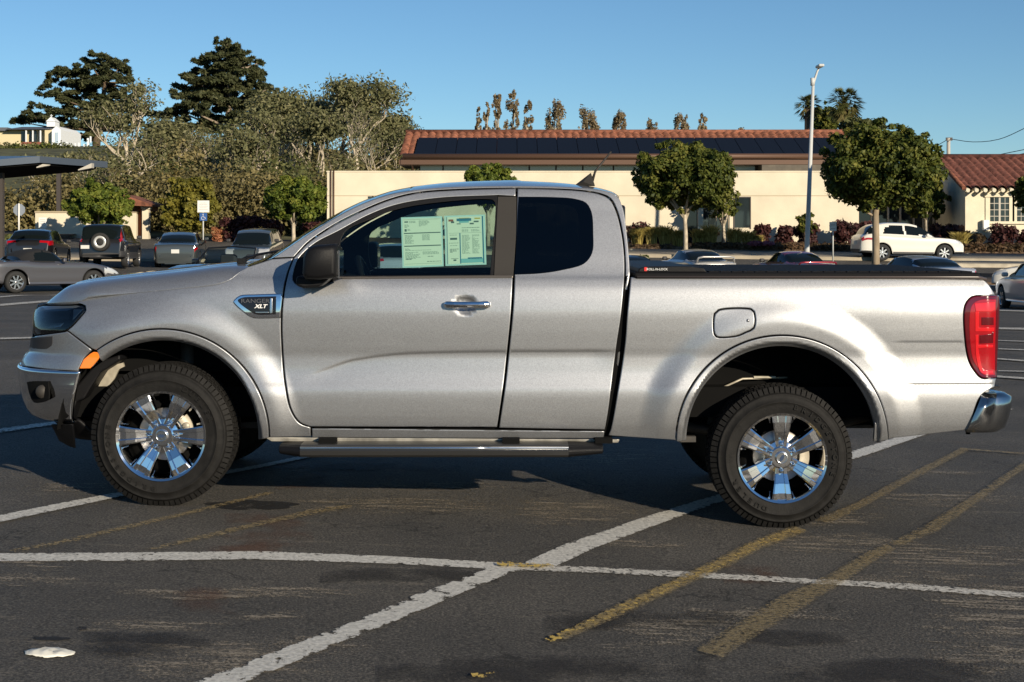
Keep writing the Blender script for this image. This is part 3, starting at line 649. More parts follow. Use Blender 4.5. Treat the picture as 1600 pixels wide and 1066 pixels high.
# utility pole and wires
YQ = 120.; up = empty('utility_pole', (W(1482,0,YQ)[0], YQ, gz(35, YQ)), 0, 'short visible top of a utility pole above the tiled roof', 'utility pole')
b = MB(); p = W(1482, 216, YQ); b.tube([(p[0], YQ, gz(p[0], YQ)), p], [.19,.15], 10); part(b, 'pole', 'pale_frame', up); b = MB(); b.cbox(W(1483, 217.5, YQ), (.5,.2,.25)); part(b, 'crossarm', 'wframe', up)
def wire(pts, Y0, Y1, label):
    s = spline(pts, 12, False); n = len(s); b = MB(); b.tube([W(x, y, Y0+(Y1-Y0)*i/(n-1)) for i, (x, y) in enumerate(s)], .028, 5); tag(b.build('overhead_wire', M['black'], None), label, 'overhead wire', 'wires at the utility pole')
wire([(1484,217),(1520,222),(1560,218),(1600,201),(1660,170)], 120, 100, 'thick sagging overhead wire rising to the right from the utility pole')
wire([(1481,218),(1465,227),(1450,234),(1400,252)], 120, 125, 'short overhead wire running down from the pole towards the big tree')
wire([(1540,246),(1580,238),(1640,226)], 110, 100, 'upper of the two thin wires just above the tiled roof')
wire([(1570,246),(1600,240),(1640,232)], 110, 100, 'lower of the two thin wires just above the tiled roof')
# ------------------------------------------------------------------ the pickup truck
YS, YC = 7.62, 8.52
TA, TB, TN = .75, .9, 3.2
_prof = crv([.30,.38,.44,.50,.58,.655,.675,.72,.78,.84,.90,1.0,1.07,1.13,1.19,1.24,1.27,1.40,1.60,1.72,1.82],
            [.11,.066,.040,.020,.006,.000,.001,.011,.020,.022,.015,.004,.0,.004,.014,.033,.05,.105,.190,.245,.34])
_nose = crv([.30,.465,.517,.593,.673,.773,.814,.859,.96,1.05,1.094,1.184,1.226,1.4],
            [-2.50,-2.63,-2.695,-2.715,-2.717,-2.72,-2.707,-2.672,-2.662,-2.65,-2.635,-2.55,-2.41,-2.0])
AFX, AFZ = (252-800)/F*7.6, H-(683-365)/F*7.6
ARX, ARZ = (1222-800)/F*7.6, H-(690-365)/F*7.6
HX, HZ = (727-800)/F*7.62, H-(477-365)/F*7.62

crease_z = crv([-1.2,-1.06,-.8,-.5,0,.6], [.71,.742,.825,.857,.866,.868])
def yside(X, Z, bump=True):
    X = np.asarray(X, float); Z = np.asarray(Z, float)
    Zp = Z + .15*sst(-1.4, -2.3, X)*sst(.85, 1.08, Z) - .02*sst(1.0, 2.4, X)*sst(1.0, .8, Z)*0
    o = _prof(Zp)
    t = np.clip((_nose(Z)+TA-X)/TA, 0, .985)
    o = o + TB*(1-(1-t**TN)**(1/TN))
    r = .10; t2 = np.clip((X-(2.555-r))/r, 0, .97); o = o + r*(1-np.sqrt(1-t2**2)) + .012*sst(1.9, 2.5, X)
    if bump:
        k = sst(.30, .42, Z)
        rf = np.hypot(X-AFX, Z-AFZ); rr = np.hypot((X-ARX)*1.0, Z-ARZ)
        o = o - .023*sst(.73, .58, rf)*k - .028*sst(.75, .60, rr)*k
        o = o + .022*sst(1.15, .45, np.hypot((X-HX)/.058, (Z-HZ)/.050))
        # sharp upper edge of the scoop pressed into the doors
        dz = Z-crease_z(X); m = sst(-1.12, -.80, X)*sst(.60, .40, X)
        o = o + m*.0052*np.where(dz < 0, np.exp(-(dz/.06)**2), np.exp(-(dz/.010)**2))
        # creases in the bed side behind the rear wheel
        m2 = sst(1.95, 2.05, X)
        for z0, a in ((.918, .0018), (.70, .004)):
            dz = Z-z0; o = o + m2*a*np.where(dz < 0, np.exp(-(dz/.07)**2), np.exp(-(dz/.007)**2))
    return YS + o

def Sx(px, py, bump=True):
    px = np.asarray(px, float); py = np.asarray(py, float)
    X = (px-CX)/F*7.7; Z = H-(py-HY)/F*7.7; Y = np.full_like(X, 7.7)
    for _ in range(60):
        Y = .5*Y+.5*yside(X, Z, bump); Z = H-(py-HY)/F*Y
        X = np.maximum((px-CX)/F*Y, _nose(Z)+TA-.93*TA); X = np.minimum(X, 2.553)
    return np.stack([X, Z], 1)

TL = Vector((0, YC, 0))
truck = empty('pickup_truck', TL, 0, 'silver extended cab pickup truck parked broadside in the foreground, price sheets in its window', 'pickup truck')
def tp(o, parent=None):
    p = parent or truck; o.parent = p
    if p is truck: o.matrix_parent_inverse = Matrix.Translation(-TL)
    return o

def field_mesh(name, outline, holes, material, off=0., gap=.002, roll=.004, thick=.022, grid=.02, side=0, fn=yside):
    """sheet-metal panel over the side surface. outline/holes in world X,Z"""
    P = offset_poly(outline, gap); ring = offset_poly(P, roll*1.2)
    Hs = [offset_poly(h, -gap) for h in holes]; Hr = [offset_poly(h, -roll*1.2) for h in Hs]
    lo = P.min(0); hi = P.max(0)
    gx, gy = np.meshgrid(np.arange(lo[0]+grid*.5, hi[0], grid), np.arange(lo[1]+grid*.5, hi[1], grid))
    Q = np.stack([gx.ravel(), gy.ravel()], 1)
    if grid >= .018 and fn is yside:                       # finer rows along the pressed creases
        ex = np.arange(lo[0]+.005, hi[0], .01); cz = [crease_z(ex)+d for d in (-.016,-.008,-.003,.001,.004,.008,.012,.018,.024)] + [np.full_like(ex, z0+d) for z0 in (.918,.70) for d in (-.004,-.001,.002,.005,.009)]
        for c in cz:
            keep = (np.abs(ex) < 1.3) if c is not None and abs(c[0]-c[-1]) > 1e-6 else (ex > 1.9)
            Q = np.concatenate([Q, np.stack([ex, c], 1)[keep]])
    k = inside(Q, ring) & (dist_poly(Q, ring) > grid*.4)
    for h in Hr: k &= ~inside(Q, h) & (dist_poly(Q, h) > grid*.4)
    Q = Q[k]
    V = [P, ring]; cnt = len(P)*2; E = []
    def loop(a, n): return [(a+i, a+(i+1) % n) for i in range(n)]
    E += loop(0, len(P)) + loop(len(P), len(ring))
    hi_idx = []
    for h, r in zip(Hs, Hr):
        hi_idx.append((cnt, len(h))); V += [h, r]; E += loop(cnt, len(h)) + loop(cnt+len(h), len(r)); cnt += 2*len(h)
    V.append(Q); A = np.concatenate(V)
    vo, eo, fo, ov, oe, of_ = delaunay_2d_cdt([Vector(p) for p in A], E, [], 0, 1e-7)
    vo = np.array([tuple(v) for v in vo]); T = np.array([f for f in fo if len(f) == 3])
    c = vo[T].mean(1); k = inside(c, P)
    for h in Hs: k &= ~inside(c, h)
    T = T[k]
    # kind of each output vertex
    rim = np.zeros(len(vo), bool); nrm2 = np.zeros((len(vo), 2))
    def outn(L, s):
        a = np.roll(L, -1, 0)-np.roll(L, 1, 0); n = np.stack([a[:,1], -a[:,0]], 1); n /= np.linalg.norm(n, axis=1)[:,None]+1e-9
        A_ = .5*np.sum(L[:,0]*np.roll(L[:,1],-1)-np.roll(L[:,0],-1)*L[:,1]); return n*(1 if A_ > 0 else -1)*s
    src = np.zeros((len(A), 2)); isr = np.zeros(len(A), bool); isr[:len(P)] = True; src[:len(P)] = outn(P, 1)
    for (a, n), h in zip(hi_idx, Hs): isr[a:a+n] = True; src[a:a+n] = outn(h, -1)
    omap = {}
    for i, lst in enumerate(ov):
        for j in lst:
            omap[j] = i
            if j < len(A) and isr[j]: rim[i] = True; nrm2[i] = src[j]
    x, z = vo[:,0], vo[:,1]; e = 1e-3
    y = fn(x, z)-off; fx = (fn(x+e, z)-fn(x-e, z))/(2*e); fz = (fn(x, z+e)-fn(x, z-e))/(2*e)
    N = np.stack([fx, -np.ones_like(fx), fz], 1)
    y = np.where(rim, y+roll, y)
    N = N/np.linalg.norm(N, axis=1)[:,None]; N[rim, 0] += nrm2[rim, 0]*1.1; N[rim, 2] += nrm2[rim, 1]*1.1
    N /= np.linalg.norm(N, axis=1)[:,None]
    verts = np.stack([x, y, z], 1)
    # orientation: want normal -Y
    t = T; ar = (x[t[:,1]]-x[t[:,0]])*(z[t[:,2]]-z[t[:,0]])-(x[t[:,2]]-x[t[:,0]])*(z[t[:,1]]-z[t[:,0]])
    T = np.where(ar[:,None] > 0, T, T[:, ::-1])
    faces = T.tolist(); LN = [N[i] for f in faces for i in f]
    vl = verts.tolist()
    # return flange
    for a, n in [(0, len(P))]+hi_idx:
        ids = [omap.get(a+i) for i in range(n)]
        if None in ids: continue
        b = len(vl)
        for i in ids: vl.append([vl[i][0], vl[i][1]+thick, vl[i][2]])
        for i in range(n):
            j = (i+1) % n; i0, i1 = ids[i], ids[j]
            if i0 == i1: continue
            f = [i0, i1, b+j, b+i]
            d = np.array(vl[i1])-np.array(vl[i0]); nn = np.cross(d, [0, 1, 0]); o2 = nrm2[i0]
            if nn[0]*o2[0]+nn[2]*o2[1] < 0: f = f[::-1]
            faces.append(f)
            for q in f:
                s_ = ids[(q-b)] if q >= b else q
                LN.append(np.array([nrm2[s_][0], -.05, nrm2[s_][1]]))
    if side:
        vl = [[v[0], 2*YC-v[1], v[2]] for v in vl]
        out = []; k = 0; LN2 = []
        for f in faces:
            n = len(f); out.append(f[::-1]); LN2 += [LN[k+n-1-i]*np.array([1, -1, 1]) for i in range(n)]; k += n
        faces, LN = out, LN2
    me = bpy.data.meshes.new(name); me.from_pydata(vl, [], faces); me.materials.append(material)
    me.polygons.foreach_set('use_smooth', [True]*len(me.polygons))
    me.update(); me.normals_split_custom_set([tuple(n/ (np.linalg.norm(n)+1e-9)) for n in LN])
    return me

def outline(pts, step=.02, bump=True):
    s = spline(pts, step*F/7.7, True); return Sx(s[:,0], s[:,1], bump)
def circ(cx, cy, r, a0, a1, n, c0=1, c1=1):
    L = []
    for i in range(n+1):
        a = math.radians(a0+(a1-a0)*i/n); p = (cx+r*math.cos(a), cy-r*math.sin(a))
        L.append(p+(1,) if (i == 0 and c0) or (i == n and c1) else p)
    return L

def panel(name, pts, material='paint', holes=(), off=0., both=True, parent=None, fn=yside, **k):
    o_ = outline(pts); hs = [outline(h) for h in holes]; r = []
    for s in ((0, 1) if both else (0,)):
        me = field_mesh(name, o_, hs, M[material] if isinstance(material, str) else material, off=off, side=s, fn=fn, **k)
        o = link(name, me); p = parent[s] if isinstance(parent, (list, tuple)) else parent
        r.append(tp(o, p) if not p or p is truck else sub(o, p))
    return r
def sub(o, p):
    o.parent = p; o.matrix_parent_inverse = Matrix.Translation(-TL)@Matrix.Identity(4); o.matrix_parent_inverse = (p.matrix_parent_inverse).inverted() if False else Matrix.Identity(4)
    return o

A_F = lambda a0, a1, r, n=24, **k: circ(252, 683, r, a0, a1, n, **k)
A_R = lambda a0, a1, r, n=24, **k: circ(1222, 690, r, a0, a1, n, **k)
door_line = [(480,381),(496,369),(527,349.5),(565,330.5),(609,312.5),(652,302),(715,297)]

fender = panel('fender', [(121,474,1),(131,466.5),(200,458),(280,450.5),(335,444.5),(356,438),(371,427),(386,417,1),(425,404.5,1),(458.5,402.5,1),
    (449,426),(442.5,457),(439,500),(440.5,551),(445,600),(454,641),(468,661.5),(485,668,1),(486,682.5,1),(421.3,684,1)]
    + A_F(0, 127, 169.4, 30)[1:] + [(144,545.5,1),(105,516.5,1),(112.5,510.5),(127.5,494),(134,485),(133,478)])
cover = panel('bumper_cover', [(55,525,1),(101,519,1),(105,517.5,1),(143.5,547,1),(131,560.5,1),(123.5,576,1),(122,580.5,1),(70,577),(28,571.5,1),(32,559),(42,547),(46,535)])
mark = panel('side_marker', [(123.5,576.5,1),(131,561,1),(147,549.3),(158.5,552.5,1),(157,558),(142,576,1)], 'orange', off=.010, roll=.003)
fdoor = panel('front_door', [(459,403,1)]+door_line+[(806,294.5,1),(806,307,1),(777.5,305.5,1),(684,310),(621,320),(577.5,335.6),(527.5,362),(490,382),(465,407),(459,424),(457.5,438),
    (466,446),(480,448.5),(500,446),(534,434.5,1),(771,432.5,1),(801.5,432.5,1),(798.5,489),(793,545),(787,600),(777,668,1),(485,667,1),(469,660.5),(455.5,641),(446.5,600),(442,551),(440.5,500),(444,457),(450.5,426)])
rglass_px = [(810,307.5,1),(860,308),(897.5,310.6),(916,317),(924.5,332),(927,364),(925.5,395),(913,412),(880,422),(845,427.5),(803.5,429.5,1),(806,390)]
rdoor = panel('rear_door', [(808.5,294.5,1),(870,296),(908,298.5),(935,303),(952,311),(963,331),(972,368),(975.8,404),(975.8,432),(971,490),(964,537),(956,600),(951,640),(945.5,672,1),
    (779.5,669,1),(789.5,600),(795.5,545),(801,489),(804,432)], holes=[[(812.5,309.5,1),(860,310),(896.5,312.6),(914,319),(922,332),(924.5,364),(923,393),(911,409.5),(880,419.5),(845,425),(806.5,427,1),(808.5,390)]])
rail = panel('roof_pillar', [(426,403.5,1),(459,402,1)]+[(p[0]-.5, p[1]-1.2) for p in door_line]+[(808,293.6),(870,295),(908,297.5),(936,301.8),(954,310),(965,331),(973.5,368),(977,404),(977.5,433,1),
    (984,429,1),(983,407),(979,364),(973.5,327),(967,309),(956,301),(938,296.5),(900,292.5),(806,290.5),(715,291.5),(684,293),(646,297),(609,303.5),(559,321.5),(496,356.5)], roll=.003, grid=.015)
fuel_px = [(1116.5,490),(1122.5,484.5),(1174,483),(1178.5,487),(1178.5,513),(1166,520),(1151,526),(1119.5,527),(1116,523)]
bed = panel('bed_side', [(985.5,433,1),(1100,432.5),(1300,433),(1525,434),(1540,439),(1549,450),(1556,461.5,1),(1533.7,462.3),(1519,464),(1508,477),(1508,535),(1514,565),(1522.5,580),(1533.5,591),(1557,591,1),
    (1554.5,605,1),(1541,612),(1530,623),(1514,672,1),(1388.5,686,1)]+A_R(1.5, 180, 166.4, 40)+[(1055.5,688,1),(950,681,1),(954,672),(967,600),(976.5,537),(980,490)], holes=[fuel_px])
fuel = panel('fuel_door', [(p[0]+(.8 if p[0] < 1150 else -.8), p[1]+(.8 if p[1] < 505 else -.8)) for p in fuel_px], both=False)
b = MB(); q = Sx([1169],[501])[0]; b.lathe([(0,-.006),(.006,-.005),(.009,0)], 12, 'Y', (q[0], float(yside(*q)), q[1])); sub(b.build('latch', M['paint']), fuel[0])
rocker = panel('rocker_panel', [(487.5,669.5,1),(944.5,674,1),(943,685.5,1),(487.5,684,1)], gap=.001)
def yflare(X, Z):
    rf = np.hypot(X-AFX, Z-AFZ); rr = np.hypot(X-ARX, Z-ARZ)
    r = np.minimum(rf, rr+.0)
    return yside(X, Z)-.012*sst(.50,.52,r)+.03*sst(.515,.49,r)
flf = panel('wheel_arch_trim', A_F(0, 126.5, 168.4, 40)+A_F(129, -2.2, 149.5, 40)+[(421,684,1)], fn=yflare, grid=.012)
flr = panel('wheel_arch_trim', A_R(1.2, 180, 165.4, 44)+A_R(180, -1, 148, 44)+[(1387.5,686.5,1)], fn=yflare, grid=.012)
panel('mud_flap', [(1368,660,1),(1387,686,1),(1371,690,1),(1366,690,1)], 'paint', roll=.002, gap=.0005, off=-.01)

# chrome fender badge with its lettering
bdg = panel('fender_badge', [(364.5,471.5),(367,468),(375,461.8),(400,460),(441,458.8,1),(438.5,497,1),(397,497.2),(390,494.5)], 'chrome', off=.009, grid=.008, thick=.012, roll=.005, gap=0)
inr = [(372,469.5),(379,465.2),(400,463.8),(432,463,1),(431.5,491.3,1),(401,491.3),(394,488)]
for s in (0, 1):
    me = field_mesh('badge_inset', outline(inr, .006), [], M['black_gloss'], off=.0105, gap=0, roll=.001, grid=.01, side=s, thick=.004); sub(link('badge_inset', me), bdg[s])
me = field_mesh('badge_bar', outline([(422.5,466,1),(426,466,1),(426,489.5,1),(422,489.5,1)], .006), [], M['chrome_rough'], off=.0135, gap=0, roll=.001, grid=.01, thick=.004); sub(link('badge_bar', me), bdg[0])
me = field_mesh('badge_bar', outline([(399,487,1),(420,487,1),(420,489,1),(400.5,489,1)], .006), [], M['chrome_rough'], off=.0135, gap=0, roll=.001, grid=.01, thick=.004); sub(link('badge_bar', me), bdg[0])
M['grey_letter'] = mat('grey_letter', (.16, .16, .17), .35, .6)
def on_side(px, py, out=.012):
    q = Sx([px],[py])[0]; return Vector((q[0], float(yside(*q))-out, q[1]))-TL
text('RANGER', .030, Matrix.Translation(on_side(399.5, 470.5, .0125)+TL)@FACE, M['grey_letter'], bdg[0], sx=1.28)
text('XLT', .027, Matrix.Translation(on_side(407.5, 478.8, .0130)+TL)@FACE, M['white'], bdg[0], sx=1.25, shear=.3, bold=.0008)

# windows
def recess(d): return lambda X, Z: yside(X, Z)+d
GL = [(506,372),(527.5,361),(577.5,334.5),(621,319),(684,309),(778,304.5,1),(771.5,433,1),(506,434.5,1)]
wf = panel('window', GL, 'glass', fn=recess(.014), roll=.0005, gap=0, thick=.004)
wr = panel('window', rglass_px, 'tint', off=.002, roll=.002, gap=0, thick=.004)
seal_o = [(465,407),(490,381.5),(527.5,361.5),(577.5,335),(621,319.5),(684,309.5),(777.6,305,1),(771.2,432.8,1),(534,434.6,1),(500,446.5),(480,449),(466,446),(457,438),(459,424)]
seal_i = [(536,366),(578,343),(621,327.2),(684,316.6),(769.5,312.5),(773,316),(765.5,429.5,1),(538,431,1),(533,429)]
panel('window_seal', seal_o, 'black_plastic', holes=[seal_i], off=-.006, roll=.002, gap=.0005, grid=.015)
panel('pillar_trim', [(777.8,307,1),(807,307.3,1),(806,370),(802,432.3,1),(771.6,432.3,1),(774.5,370)], 'black_trim', off=.001, roll=.002, gap=.0005, thick=.01)
M['belt'] = mat('belt_moulding', (.16,.14,.12), .35, .6)
panel('belt_moulding', [(534,432.5,1),(771,430.3,1),(801.5,430.3,1),(801.3,434,1),(534,435.5,1)], 'belt', off=.008, roll=.003, gap=0, grid=.01, thick=.015)

# dark inner shell behind every gap
def shell(X, Z): return yside(X, Z, False)+.035
panel('inner_shell', [(60,500,1),(120,480,1),(390,430,1),(425,410,1),(459,407,1),(452,440,1),(600,440,1),(983,440,1),(1535,440,1),(1545,600,1),(1510,668,1),(1392,682,1)]+A_R(2, 180, 172, 30)+[(1040,684,1),(425,682,1)]+A_F(0, 128, 175, 30)+[(124,545,1),(60,560,1)],
      'underbody', fn=shell, roll=.001, gap=0, grid=.04)
panel('inner_shell', [(455,406,1),(527,354,1),(609,308,1),(700,298,1),(930,300,1),(960,318,1),(980,436,1),(930,440,1),(928,330,1),(915,314,1),(812,306,1),(806,438,1),(769,438,1),(775,309,1),(684,314,1),(621,323,1),(560,348,1),(470,412,1),(462,440,1),(455,440,1)],
      'underbody', fn=shell, roll=.001, gap=0, grid=.04)

# hood
_T = crv([-2.75,-2.62,-2.45,-2.36,-2.09,-1.76,-1.51,-1.2], [1.10,1.112,1.178,1.222,1.254,1.288,1.318,1.33])
_E = crv([-2.75,-2.60,-2.30,-2.255,-2.235,-1.99,-1.73,-1.55,-1.47,-1.42,-1.37], [1.100,1.103,1.115,1.122,1.142,1.172,1.199,1.219,1.243,1.283,1.314])
def hood_mesh():
    nv, nu = 61, 50; vs = []; V = [math.sin(math.pi/2*(-1+2*j/(nv-1))) for j in range(nv)]
    V = [math.copysign(abs(v)**.9, v) for v in V]
    for i in range(nu+1):
        u = i/nu
        for v in V:
            a = min(abs(v), 1)
            B0 = .895
            Xf = -1.885-.70*(max(0, 1-a**TN))**(1/TN)       # plan curve at the nose
            Xr = -1.375-.13*(1-a*a)
            X = Xf+(Xr-Xf)*u**1.3
            e = float(_E(X)); B = YC-float(yside(X if X > -1.97 else -1.97, e if X > -1.97 else 1.17))-.001
            Y = YC-math.copysign(a, v)*B
            d = min(B*(1-a), (X-Xf)*.9+.0)
            d = 1/(1/(B*(1-a)+1e-4)+1/((X-Xf)*1.3+1e-4)) if True else d
            t = float(_T(X)); z = e+(t-e)*(1-math.exp(-d/.045))+.018*(1-a*a)*(1-math.exp(-d/.2))
            z -= .012*math.exp(-((a-.66)/.06)**2)*(1-math.exp(-d/.1))
            vs.append((X, Y, z))
    fs = [(i*nv+j, (i+1)*nv+j, (i+1)*nv+j+1, i*nv+j+1) for i in range(nu) for j in range(nv-1)]
    me = np_mesh('hood', np.array(vs), fs, M['paint'], smooth=True); me.flip_normals(); return me
ho = tp(link('hood', hood_mesh())); md = ho.modifiers.new('s', 'SOLIDIFY'); md.thickness = .02; md.offset = -1

# roof, windshield and cab back from the near edge line and its mirror image
def edge3(px, step=8):
    s = spline(px, step, False); q = Sx(s[:,0], s[:,1]); return np.column_stack([q[:,0], yside(q[:,0], q[:,1]), q[:,1]])
def loft_across(name, E, nv, bow, rise, material, power=2.6, solid=.012):
    vs = []; n = len(E)
    for i in range(n):
        x, y, z = E[i]
        for j in range(nv+1):
            v = math.sin(math.pi/2*(-1+2*j/nv)); a = abs(v)
            bx = bow(i/(n-1)) if callable(bow) else bow; rz = rise(i/(n-1)) if callable(rise) else rise
            vs.append((x+bx*(1-a**2), YC+v*(YC-y), z+rz*(1-a**power)))
    fs = [(i*(nv+1)+j, i*(nv+1)+j+1, (i+1)*(nv+1)+j+1, (i+1)*(nv+1)+j) for i in range(n-1) for j in range(nv)]
    me = np_mesh(name, np.array(vs), fs, M[material], smooth=True)
    o = tp(link(name, me)); bm = bmesh.new(); bm.from_mesh(me); bmesh.ops.recalc_face_normals(bm, faces=bm.faces)
    c = Vector((0, YC, 1.0)); bm.faces.ensure_lookup_table()
    f = bm.faces[len(bm.faces)//2]
    if f.normal.dot(f.calc_center_median()-c) < 0: bmesh.ops.reverse_faces(bm, faces=bm.faces)
    bm.to_mesh(me); bm.free()
    if solid: md = o.modifiers.new('s', 'SOLIDIFY'); md.thickness = solid; md.offset = -1
    return o
roof_e = edge3([(640,298),(684,293.6),(715,292),(806,291),(900,293),(938,297),(956,301.5),(964,306)], 6)
loft_across('roof', roof_e, 40, lambda t: -.02*(1-t)+.05*t, lambda t: .052*math.sin(math.pi*min(1, .35+t*.65))**.6 if t > .5 else .038+.014*t*2, 'paint', 2.4)
ws_e = edge3([(388,417),(425,403.8),(496,356.8),(559,321.8),(609,303.8),(644,297.5)], 10)
loft_across('windshield', ws_e, 24, lambda t: -.13*(1-t)-.02*t, lambda t: .0+.038*t, 'wglass', 2.2, 0)
cb_e = edge3([(964,306),(973.5,327),(979,364),(983,407),(984,429)], 6)
cb_e = np.vstack([cb_e, [[cb_e[-1][0]-.02, YS+.05, 1.15], [cb_e[-1][0]-.09, YS+.06, .50]]])
loft_across('cab_back', cb_e, 20, .03, 0, 'paint')
b = MB(); b.box((.585, YC-.55, 1.36), (.615, YC+.55, 1.64)); tp(b.build('rear_window', M['black_gloss'], bevel=.03))

# cowl, wiper
b = MB(); b.box((-1.56, YS+.1, 1.20), (-1.30, 2*YC-YS-.1, 1.285)); tp(b.build('cowl', M['black_plastic'], bevel=.02))
b = MB(); p0 = W(373, 411, 7.86); b.tube([p0, W(385, 404, 7.9), W(398, 400.5, 7.98)], [.016,.013,.008]); b.tube([W(380,409,7.84), W(402,398,8.0), (-1.25, 8.4, 1.40)], .007)
b.cbox(W(378, 408, 7.85), (.045, .03, .03)); tp(b.build('wiper', M['black_plastic']))

# headlights
def headlight(s):
    P_ = [(50,479.5,1),(120,477.5,1),(132,479),(133.5,484.5),(126.5,493.5),(111.5,510.5),(100,518),(54,524,1),(48,515)]
    o_ = outline(P_)
    base = link('headlight', field_mesh('headlight', o_, [], mat('lamp_housing', (.16,.18,.20), .3, .6), off=-.045, gap=.001, roll=.001, side=s, grid=.015)); tp(base)
    sub(link('lens', field_mesh('lens', o_, [], M['lens'], off=0, gap=.0015, roll=.003, side=s, grid=.012, thick=.004)), base)
    for pts, mt in (([(66,487,1),(108,486,1),(104,500,1),(66,504,1)], 'frame_metal'), ([(60,508,1),(98,505,1),(92,512,1),(60,517,1)], 'chrome_rough'), ([(112,484,1),(127,484,1),(110,502,1)], 'disc_metal')):
        sub(link('reflector', field_mesh('reflector', outline(pts), [], M[mt], off=-.03, gap=0, roll=.004, side=s, grid=.01, thick=.01)), base)
headlight(0); headlight(1)
panel('grille_mesh', [(48,527,1),(83,525,1),(81,541),(74,545.5),(46,545,1)], mat('grille_dark', (.06,.06,.065), .3, .4), off=.003, roll=.002, grid=.01)

# front end: wraps round from one corner to the other following the plan curve
def plan_pts(z, extra=0., n=40, t0=.90):
    nose = float(_nose(z)); L = []
    pr = float(_prof(z))
    xs0 = math.acos(min(1, max(0, t0)) ** (TN/2)) if False else None
    th0 = math.atan2((1-t0**TN)**(1/TN), t0)
    for i in range(n+1):
        th = th0+(math.pi/2-th0)*0 + (-th0)*0
        a = th0*(1-i/n)                       # a -> 0 at the centre line
        c_, s_ = math.cos(a), math.sin(a); k = (abs(c_)**TN+abs(s_)**TN)**(-1/TN)
        t = c_*k; u = s_*k
        L.append((nose+TA-TA*t-extra*c_, YS+pr+(TB-pr*0)*(1-u)-extra*s_))
    # the curve meets the centre line at YC
    y_end = L[-1][1]; L = [(x, YS+pr+(y-YS-pr)*(YC-YS-pr)/(y_end-YS-pr)) for x, y in L]
    return L+[(x, 2*YC-y) for x, y in L[-2::-1]]
def band(name, zs, material, extra=0., parent=None, t0=.90, n=40, solid=.015):
    vs = []; k = None
    for z in zs:
        e = extra(z) if callable(extra) else extra; t_ = t0(z) if callable(t0) else t0
        L = plan_pts(z, e, n, t_); k = len(L); vs += [(x, y, z) for x, y in L]
    fs = [(i*k+j, i*k+j+1, (i+1)*k+j+1, (i+1)*k+j) for i in range(len(zs)-1) for j in range(k-1)]
    me = np_mesh(name, np.array(vs), fs, M[material], smooth=True); me.flip_normals()
    o = tp(link(name, me), None)
    if solid: md = o.modifiers.new('s', 'SOLIDIFY'); md.thickness = solid; md.offset = -1
    if parent: sub(o, parent)
    return o
gr = band('grille', [.83,.87,.92,.98,1.03,1.075,1.10], 'black_plastic', -.012)
for z in (.90, .985, 1.06):
    band('grille_bar', [z-.022, z-.012, z+.012, z+.022], 'chrome_rough', lambda q, z=z: -.002 if abs(q-z) < .015 else -.014, parent=gr, t0=.99)
band('front_panel', [.775,.80,.82,.835], 'paint', -.002)
def zx_end(z):    # bumper end line: further forward the lower it gets
    px = 131-24*(.775-z)/.29; nose = float(_nose(z)); X = (px-CX)/F*7.68
    return min(.9, max(.05, (nose+TA-X)/TA))
zs = [.49,.50,.52,.55,.60,.65,.70,.735,.755,.765,.775]
bp = band('front_bumper', zs, 'chrome', lambda z: {.49:-.05,.50:-.030,.755:.016,.765:.018,.775:.008}.get(z, .012-.034*((.74-z)/.24)**1.3), t0=zx_end, n=60, solid=.02)
band('air_dam', [.385,.40,.49,.50], 'black_plastic', -.10, t0=.55)
panel('fog_lamp_recess', [(42,594,1),(77,595,1),(77,625),(72,628),(54,629),(47,616)], 'underbody', off=.014, roll=.001, grid=.012, parent=None)
b = MB(); q = Sx([67],[612])[0]; b.lathe([(0,-.01),(.03,-.006),(.036,.01)], 20, 'Y', (q[0], float(yside(*q))-.018, q[1])); tp(b.build('fog_lamp', M['frame_metal']))
panel('air_dam_end', [(77,664,1),(112,664,1),(115,702,1),(106,699,1),(90,690,1)], 'black_plastic', off=-.02, roll=.003, grid=.02)

# tail lights
TLp = [(1508.5,477),(1519,464.2),(1533.7,462.4),(1561,461.5,1),(1562.5,470),(1560,527),(1557,590,1),(1534,590),(1523,579.5),(1515,564.7),(1509,535)]
def ytl(X, Z): return yside(X, Z)-.006
def tail(s):
    base = tp(link('tail_light', field_mesh('tail_light', outline(TLp), [], M['red_dark'], off=.004, gap=.001, roll=.004, side=s, grid=.012)))
    for P_, mt in (([(1519,476),(1530,469),(1556,468,1),(1554,586,1),(1537,586),(1528,576),(1520,562),(1515.5,535),(1515,490)], 'red_lens'),
                   ([(1522,474,1),(1554,472,1),(1554,484,1),(1548,487,1),(1524,487,1)], 'red_bright'), ([(1523,487,1),(1529,487,1),(1529,512,1),(1553,512,1),(1552.5,518,1),(1523,518,1)], 'red_bright'),
                   ([(1533,496,1),(1552,496,1),(1552,508,1),(1533,508,1)], 'red_dark'), ([(1530,524,1),(1548,522,1),(1552,517,1),(1551,536,1),(1530,537,1)], 'red_dark'),
                   ([(1523,523,1),(1528,523,1),(1528,539,1),(1551,539,1),(1551,543,1),(1528,544,1),(1530,556),(1536,577),(1551,579,1),(1551,584,1),(1533,583),(1525,561)], 'red_bright')):
        sub(link('lamp_cell', field_mesh('lamp_cell', outline(P_, .01), [], M[mt], off=.0055 if mt == 'red_lens' else .0085, gap=0, roll=.002, side=s, grid=.01, thick=.003)), base)
tail(0); tail(1)

